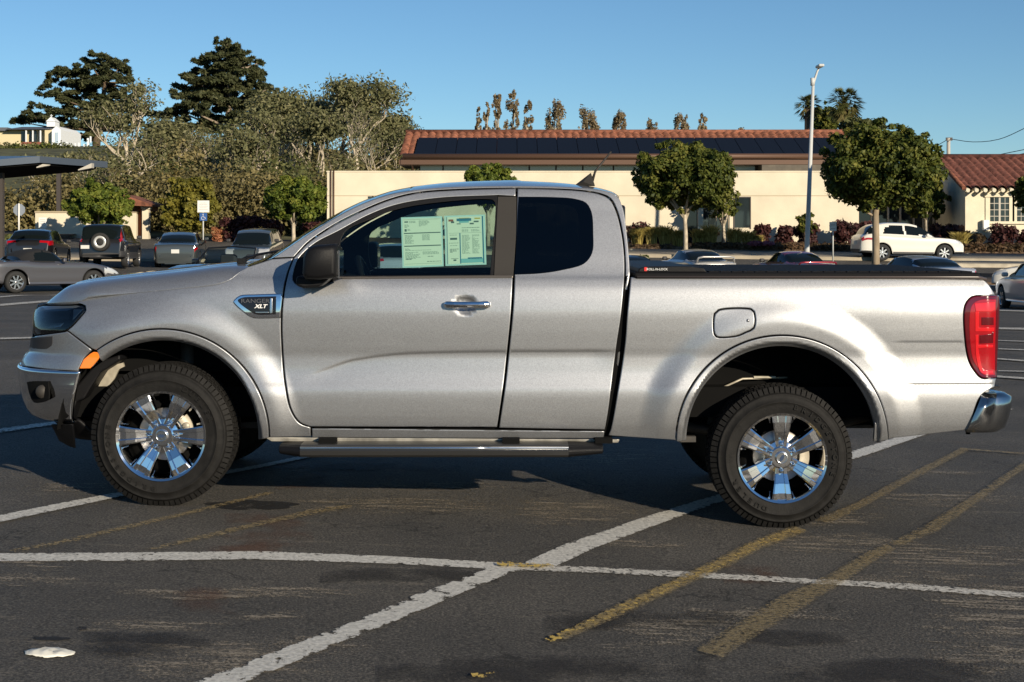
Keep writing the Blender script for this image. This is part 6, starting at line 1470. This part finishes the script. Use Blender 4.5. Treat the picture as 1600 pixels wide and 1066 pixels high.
# two Monterey cypresses on the hill
c1 = [(170,90,16,5),(160,97,20,5),(182,100,14,5),(150,106,14,5),(190,108,8,5),(165,112,26,6),(118,112,14,4),(105,118,16,4),(130,122,26,6),(92,127,12,4),(110,132,22,5),(185,124,18,6),(200,130,10,6),(205,140,6,7),(150,132,34,7),(95,144,20,4),(85,150,12,3.5),(120,148,30,6),(160,150,30,7),
      (195,152,14,6),(108,160,22,5),(140,165,30,7),(172,168,28,7),(70,169,16,4),(100,174,26,5),(58,178,12,3),(130,180,30,7),(165,184,34,7),(205,170,18,5),(225,173,16,4),(240,178,10,3.5),(45,186,14,3.5),(25,190,12,3),(80,186,24,5),(115,194,26,6),(150,198,28,6),(190,192,24,6),(215,190,14,5),(135,210,18,6),(110,214,12,6)]
traced_tree('cypress_tree', 'dark flat-layered cypress spreading left above the hilltop house', 165, c1, 70000, .26, 'cypress', [(150,235,7),(152,205,5.5),(158,170,4.5),(165,130,3),(168,100,1.5)], seed=21, flat=.5, shell=.0, depth=.7, group='cypresses on the hill')
c2 = [(358,70,9,3),(352,76,13,4),(372,78,12,4),(345,84,16,4),(375,88,18,5),(355,92,26,6),(330,94,12,4),(395,95,9,4),(320,100,14,4),(345,104,34,7),(385,104,20,5),(400,108,10,4),(318,112,24,6),(360,116,34,8),(398,118,14,5),(300,120,14,4),(328,126,34,8),(375,128,32,8),(405,126,12,4),(298,136,20,5),(340,140,40,9),(390,142,26,6),(415,138,12,3.5),
      (290,150,18,5),(325,154,40,9),(375,156,36,8),(415,152,16,4),(428,157,8,3),(290,164,20,5),(320,168,36,8),(365,170,38,8),(405,168,22,5),(275,174,16,4),(262,180,12,3),(305,182,34,7),(350,186,36,7),(395,182,28,6),(290,195,28,6),(330,200,30,6),(370,200,26,6)]
traced_tree('cypress_tree', 'big dark cone-shaped cypress with bristling branch tips', 150, c2, 90000, .24, 'cypress', [(356,225,8),(357,200,6),(358,160,5),(358,110,3),(358,78,1.2)], seed=22, flat=.3, shell=.0, depth=.8, group='cypresses on the hill', bark='bark_mid')
# dead and half-bare gum trees with pale limbs
def gum(px, y_base, Y, h_px, label, seed, lm='euc', n=2600, leaf=.20, lean=0, spread=.75, r=.28, cl=1.3, depth=4, kink=.3):
    rg = random.Random(seed); X = W(px, 0, Y)[0]; z = float(hill(X, Y)); zt_ = W(0, y_base-h_px, Y)[2]; zb = min(z, W(0, y_base, Y)[2]); root = empty('gum_tree', (X, Y, z), 0, label, 'tree', 'gum trees on the hillside'); mb = MB(); ends = []; Ht = zt_-zb
    top = Vector((X+lean, Y, zb+Ht*.38)); mb.tube([(X, Y, zb-.5), (X+lean*.4+.15, Y, zb+Ht*.2), top], [r, r*.85, r*.7], 8)
    for i in range(3): branch(mb, top, (rg.uniform(-.7,.7), rg.uniform(-.6,.6), 1), Ht*.25, r*.55, depth-1, rg, spread, .25, 3, ends, kink)
    branch(mb, (X+lean*.4+.1, Y, zb+Ht*.22), (rg.choice([-1,1])*.9, rg.uniform(-.3,.3), .6), Ht*.22, r*.4, depth-2, rg, spread, .2, 3, ends, kink)
    o = mb.build('trunk', M['bark_pale'], root, fix=False); o.matrix_parent_inverse = Matrix.Translation(-root.location)
    C = [(e.x, e.y, e.z) for e in ends]; s = cl; leaves('crown', C, [(s*rg.uniform(.6,1.2), s*rg.uniform(.6,1.2), s*rg.uniform(.35,.7)) for _ in C], int(n*1.6), leaf*.75, lm, root, seed=seed, shell=.1, aspect=2.2)
gum(200, 300, 90, 150, 'bare pale gum tree in front of the flat-layered cypress', 31, n=1500, r=.24, leaf=.14, cl=1.0)
gum(430, 300, 92, 125, 'twisted pale gum tree with forked bare limbs', 32, n=1500, r=.30, leaf=.15, cl=1.1, spread=.9)
gum(562, 330, 105, 215, 'tallest gum tree with a thin bare top', 33, n=3500, r=.24, leaf=.17, cl=1.5, lean=-.3)
gum(480, 330, 108, 185, 'broad half-bare gum tree right of the big cypress', 34, n=6500, r=.26, leaf=.18, cl=1.7)
gum(520, 330, 112, 170, 'dense gum tree between the broad and the tallest one', 35, n=6500, r=.25, leaf=.18, cl=1.7)
gum(600, 325, 108, 140, 'sparse gum tree just left of the tiled roof', 36, n=5000, r=.22, leaf=.18, cl=1.5)
gum(640, 320, 115, 95, 'low gum tree behind the left roof corner', 37, n=4500, r=.2, leaf=.19, cl=1.6)
gum(255, 320, 100, 120, 'grey leafy gum tree below the gap between the cypresses', 38, n=4500, r=.2, leaf=.18, cl=1.6)
gum(390, 335, 84, 130, 'low forked gum tree with a pale fallen limb', 39, n=1500, r=.18, leaf=.14, cl=1.0, spread=1.0)
gum(500, 330, 90, 150, 'slender gum tree above the round green tree', 40, n=2500, r=.17, leaf=.15, cl=1.2)
# the scrub that covers the hillside: one mass
rg = random.Random(50); topf = crv([-150,0,60,105,135,200,300,420,480,560,640,760], [262,262,262,262,232,212,210,200,205,210,218,242])
for lm, nc, nl, seed in (('scrub', 320, 150000, 51), ('scrub_g', 210, 105000, 52), ('scrub_y', 60, 30000, 53)):
    C = []; R3 = []
    while len(C) < nc:
        Y = rg.choice([79, 84, 90, 98, 106, 116, 128, 140]); px = rg.uniform(-520, -60) if rg.random() < .3 else rg.uniform(-90, 660 if Y > 84 else 500); f = (Y-79)/61; yt = float(topf(px))+(1-f)*70; py = yt+rg.uniform(0, 34); X, _, Z = W(px, py, Y)
        if lm == 'scrub_y' and not (px < 130 or 220 < px < 300) : continue
        if lm == 'scrub_y' and Y > 98: continue
        r_ = rg.uniform(1.2, 2.4)*(.7+.6*f); C.append((X, Y+rg.uniform(-3,3), Z-.2)); R3.append((r_*1.2, r_*1.1, r_))
        C.append((X+rg.uniform(-1,1), Y+rg.uniform(-2,2), Z-r_*1.2)); R3.append((r_*1.1, r_, r_*1.1)); C.append((X+rg.uniform(-1,1), Y, Z-r_*2.4)); R3.append((r_*1.1, r_, r_*1.2))
    o = leaves('scrub', C, R3, nl, .155, lm, None, seed=seed, shell=.35); tag(o, kind='stuff')
C = []; R3 = []
for i in range(90): px = rg.uniform(-60, 520); X, _, Z = W(px, rg.uniform(300, 372), 78); C.append((X, 78+rg.uniform(-2,2), Z)); r_ = rg.uniform(.8,1.6); R3.append((r_*1.2, r_, r_))
tag(leaves('scrub', C, R3, 48000, .13, 'scrub', None, seed=58, shell=.35), kind='stuff')
for i, (px, yb, Y, h) in enumerate(((60,330,86,90),(128,320,84,85),(232,310,96,100),(282,300,98,95),(322,300,104,95),(352,320,88,95),(405,300,100,100),(452,310,96,120),(540,300,100,140),(585,310,98,110),(618,300,106,95),(95,330,80,60),(176,330,82,80),(375,330,82,80))):
    gum(px, yb, Y, h, 'thin bare grey sapling '+('below the canopy corner','behind the blind end of the garden wall','between the bright round tree and the yellow bushy tree','above the yellow bushy tree','under the left edge of the cone-shaped cypress','below the middle of the cone-shaped cypress','under the right edge of the cone-shaped cypress','just above the round tree beside the building','in front of the dense gum tree','right of the tallest gum tree','touching the left end of the tiled roof','just behind the canopy post','rising over the bright round tree','left of the twisted pale gum tree')[i], 400+i, lm='euc', n=500, leaf=.13, cl=.7, r=.085, spread=.8, kink=.35)
# far trees beyond the tiled roof
for i, (px, y0, w_, Y, lab) in enumerate(((748,165,10,170,'leftmost thin tree of the clump over the tiled roof'),(760,158,13,170,'narrow autumn tree second in the clump over the roof'),(776,146,18,170,'autumn tree third in the clump over the roof'),(800,141,26,170,'tallest autumn tree of the clump over the roof'),(824,158,18,170,'rightmost autumn tree of the clump over the roof'),
      (868,156,32,175,'lone oval autumn tree right of the tall clump'),(918,172,38,180,'bushy golden autumn tree over the middle of the roof'),(967,177,30,180,'autumn tree fourth from the right over the roof'),(1018,185,22,185,'small autumn tree above the antenna side of the roof'),(1066,178,26,185,'autumn tree just above the dark round tree'),(1099,175,18,185,'slim autumn tree right of the dark round tree'),(1160,197,22,185,'lowest autumn tree tips over the right part of the roof'))):
    rg2 = random.Random(80+i); s = Y/F; X = W(px, 0, Y)[0]; root = empty('poplar_tree', (X, Y, gz(X, Y)), 0, lab, 'tree', 'autumn trees beyond the tiled roof'); C = []; R3 = []
    for k in range(34): 
        t = rg2.random(); wy = math.sin(math.pi*min(1, .16+t*.6))**.6; py = y0+4+(230-y0)*t; C.append(((px-CX+rg2.uniform(-.5,.5)*w_*.8*wy)*s, Y+rg2.uniform(-.5,.5)*w_*s*.8, H-(py-HY)*s)); r_ = rg2.uniform(.07,.20)*w_*s; R3.append((r_, r_, r_*2.2))
    leaves('crown', C, R3, int(900+w_*55), .17, 'poplar', root, seed=80+i, shell=.1)
    mb = MB()
    mb.tube([(X, Y, gz(X, Y)), (X, Y, W(0,200,Y)[2])], [.2,.12], 6)
    for k in range(7): a = C[rg2.randrange(len(C))]; mb.tube([(X, Y, W(0, 222-3*k, Y)[2]), (X*.4+a[0]*.6, Y*.4+a[1]*.6, a[2]-1), (a[0], a[1], a[2]+.6)], [.10,.06,.03], 4)
    o = mb.build('trunk', M['bark_pale'], root); o.matrix_parent_inverse = Matrix.Translation(-root.location)
# fan palms
def palm(px, py, rpx, Y, label, seed, nf=70):
    rg = random.Random(seed); c = Vector(W(px, py, Y)); s = Y/F; root = empty('palm_tree', (c.x, Y, gz(c.x, Y)), 0, label, 'palm tree', 'palms behind the tiled roof'); V = []; Fc = []; T = []
    for i in range(nf):
        a = rg.uniform(0, 2*math.pi); el = rg.uniform(-1.0, 1.25); Ls = rpx*s*rg.uniform(.75, 1.05); d = Vector((math.cos(a)*math.cos(el), math.sin(a)*math.cos(el), math.sin(el))); tip = c+d*Ls*.62
        side = d.cross(Vector((0,0,1))).normalized(); up = side.cross(d); tone = rg.random()*.6+(.4 if el < -.3 else 0)
        for k in range(9):
            t = (k-4)/4; dd = (d+side*t*.9+Vector((0,0,-.25))*abs(t)).normalized(); e = tip+dd*Ls*.42; w_ = side*.16*(rpx*s/2.5)
            b0 = len(V); V += [tip-w_*.5, e+Vector((0,0,-.15*Ls)), tip+w_*.5+up*.03]; Fc.append((b0, b0+1, b0+2)); T.append(tone)
        b0 = len(V); V += [c-side*.03, tip-side*.02, tip+side*.02, c+side*.03]; Fc.append((b0, b0+1, b0+2)); T.append(tone); Fc.append((b0, b0+2, b0+3)); T.append(tone)
    me = np_mesh('crown', np.array([tuple(v-root.location) for v in V]), np.array(Fc), LM['palm']); at = me.attributes.new('tone', 'FLOAT', 'FACE'); at.data.foreach_set('value', np.clip(np.array(T), 0, 1).astype(np.float32)); link('crown', me, root)
    b = MB(); b.tube([root.location, c], [.35,.28], 8); o = b.build('trunk', M['bark'], root); o.matrix_parent_inverse = Matrix.Translation(-root.location)
palm(1319, 162, 34, 110, 'larger fan palm just right of the street light', 91, 150); palm(1263, 166, 25, 112, 'smaller fan palm cut by the street light pole', 92, 120)
round_tree(1290, 160, 235, 44, 116, 'dark tree between the two palms', 'round', 4000, .22, seed=93, group='trees behind the tiled roof', bark='bark')
round_tree(1345, 182, 240, 90, 100, 'green tree top under the larger palm', 'scrub_g' , 6000, .2, seed=94, group='trees behind the tiled roof', bark='bark')

# shrubs, grasses and hedges in the beds
def shrub(px, py, rx, ry, Y, lm, n, leaf, label, name='shrub', seed=1, group='shrubs along the buildings', cat='shrub', shell=.3):
    rg = random.Random(seed); s = Y/F; x, _, z = W(px, py, Y); root_z = gz(x, Y); C = []; R3 = []
    for i in range(9): C.append((x+rg.uniform(-.6,.6)*rx*s, Y+rg.uniform(-.5,.5)*rx*s, z+rg.uniform(-.5,.45)*ry*s)); r_ = rg.uniform(.4,.6); R3.append((rx*s*r_, rx*s*r_, ry*s*r_))
    C.append((x, Y, (z+root_z)/2)); R3.append((rx*s*.8, rx*s*.7, max(.15, (z-root_z)/2+.1)))
    o = leaves(name, C, R3, n, leaf, lm, None, seed=seed, shell=shell); tag(o, label, cat, group); return o
for i, (px, rx) in enumerate(((8,16),(30,14),(52,12),(74,14),(98,12))):
    x_, _, z_ = W(px, 236, 139); tag(leaves('shrub', [(x_+q*.5, 139+q*.3, z_-.3*abs(q)) for q in (-1,0,1)], [(1.3,1.2,.9)]*3, 900, .17, 'round' if i % 2 else 'scrub_g', None, seed=600+i), 'green bush below the hill house, '+('at the picture edge','under its left wall','under its porch','under its cupola','right of its gable')[i], 'shrub', 'bushes below the hill house')
k = 0
for px, py, rx, ry, lm, lab in ((1000,360,24,14,'purple','dark red shrub nearest the truck cab'),(1032,364,26,12,'purple','dark red shrub left of the round tree trunk'),(1105,368,18,8,'purple','low red shrub right of the round tree trunk'),(1190,362,16,14,'purple','bronze shrub right of the wall window'),
      (1225,366,18,14,'purple','dark shrub against the shaded wall left of the street light'),(1262,362,20,16,'purple','dark shrub just behind the street light foot'),(1320,358,26,16,'purple','dark shrub under the big round tree'),(1475,362,24,16,'purple','red shrub at the nose of the white SUV'),(1520,372,20,12,'hedge','grey brown shrub at the building corner'),(1565,366,26,16,'purple','purple shrub below the paned window'),(1605,368,24,16,'purple','purple shrub at the far right of the paned windows'),(1500,366,16,14,'rust','dry twiggy shrub between the white SUV and the cream wall'),
      (1350,356,18,12,'purple','dark shrub behind the roof of the white SUV'),(340,366,10,12,'rust','red spiky flax plant by the blue parking sign'),(365,352,22,14,'purple','purple bush behind the grey crossover'),(392,345,22,12,'purple','dark purple bush above the grey crossover roof'),(425,350,20,14,'purple','purple bush under the round green tree'),(490,356,18,12,'purple','purple bush left of the pale building'),(12,378,20,14,'scrub_g','green shrub behind the black hatchback'),(168,345,30,8,'round','dark shrub under the bright green tree')):
    k += 1; shrub(px, py, rx, ry, 70.0 if px > 500 else 69.0, lm, 1500, .12, lab, seed=100+k)
def tuft(px, py_b, h_px, Y, label, seed, lm='grass', n=260, w=.6):
    rg = np.random.default_rng(seed); s = Y/F; x = (px-CX)*s; z0 = gz(x, Y)+.18; h = h_px*s; V = []; 
    a = rg.uniform(0, 2*np.pi, n); l_ = rg.uniform(.2, 1, n)*w*h; hh = h*rg.uniform(.6, 1.05, n); bx = x+rg.normal(size=n)*.08; by = Y+rg.normal(size=n)*.08
    for i in range(n):
        tx, ty = bx[i]+math.cos(a[i])*l_[i], by[i]+math.sin(a[i])*l_[i]; mx_, my_ = (bx[i]*.6+tx*.4), (by[i]*.6+ty*.4); wd = .018; V += [(bx[i]-wd, by[i], z0-.1), (bx[i]+wd, by[i], z0-.1), (mx_+wd, my_, z0+hh[i]*.75), (mx_-wd, my_, z0+hh[i]*.75), (mx_-wd, my_, z0+hh[i]*.75), (mx_+wd, my_, z0+hh[i]*.75), (tx+.004, ty, z0+hh[i]), (tx-.004, ty, z0+hh[i])]
    me = np_mesh('grass_tuft', np.array(V), np.arange(8*n).reshape(-1, 4), LM[lm]); at = me.attributes.new('tone', 'FLOAT', 'FACE'); at.data.foreach_set('value', rg.random(2*n).astype(np.float32)); tag(link('grass_tuft', me), label, 'grass', 'ornamental grasses in the planting bed')
for i, (px, h, lab) in enumerate(((996,28,'golden grass tuft nearest the truck cab'),(1018,30,'second golden grass tuft from the truck cab'),(1040,32,'tall golden grass tuft left of the pale trunk'),(1060,26,'golden grass tuft at the foot of the pale trunk'),(1092,28,'golden grass tuft right of the pale trunk'),(1110,34,'tan grass tuft left of the young tree'),(1148,30,'tan grass tuft right of the young tree'),(1168,26,'low tan grass tuft below the wall window'),(1182,20,'smallest grass tuft beside the bronze shrub'),(1500,28,'tan grass tuft at the corner of the tile roof building'))): tuft(px, 0, h, 67.6, lab, 200+i, n=420)
def hedge(x0, x1, y0, y1, Y, lm, n, label, seed, leaf=.09):
    a = W(x0, y0, Y); c = W(x1, y1, Y); C = []; R3 = []; m = max(2, int((c[0]-a[0])/.4)); zc = (a[2]+c[2])/2; hz = (a[2]-c[2])/2
    for i in range(m): C.append((a[0]+(c[0]-a[0])*(i+.5)/m, Y, zc)); R3.append((.35, .45, hz))
    tag(leaves('low_hedge', C, R3, n, leaf, lm, None, seed=seed, shell=.4), label, 'hedge', 'low hedges along the pavement')
hedge(986, 1052, 382, 396, 66.4, 'hedge', 5000, 'brown low hedge left of the pale tree trunk', 301); hedge(1085, 1222, 379, 394, 66.4, 'hedge', 9000, 'brown low hedge between the pale trunk and the street light', 302)
hedge(1172, 1205, 377, 384, 66.1, 'pink', 700, 'pink flowering patch on top of the brown hedge', 303); hedge(1228, 1256, 379, 393, 66.4, 'hedge', 2400, 'short brown hedge at the foot of the street light', 304); hedge(1266, 1340, 380, 400, 66.4, 'hedge', 4500, 'dark low hedge behind the small arrow sign', 305); hedge(1495, 1640, 380, 402, 66.4, 'hedge', 8000, 'dark low hedge right of the white SUV', 306)
shrub(1004, 403, 10, 6, 60, 'round', 500, .08, 'tiny green plant on the kerb beside the truck cab', seed=310, group=None)
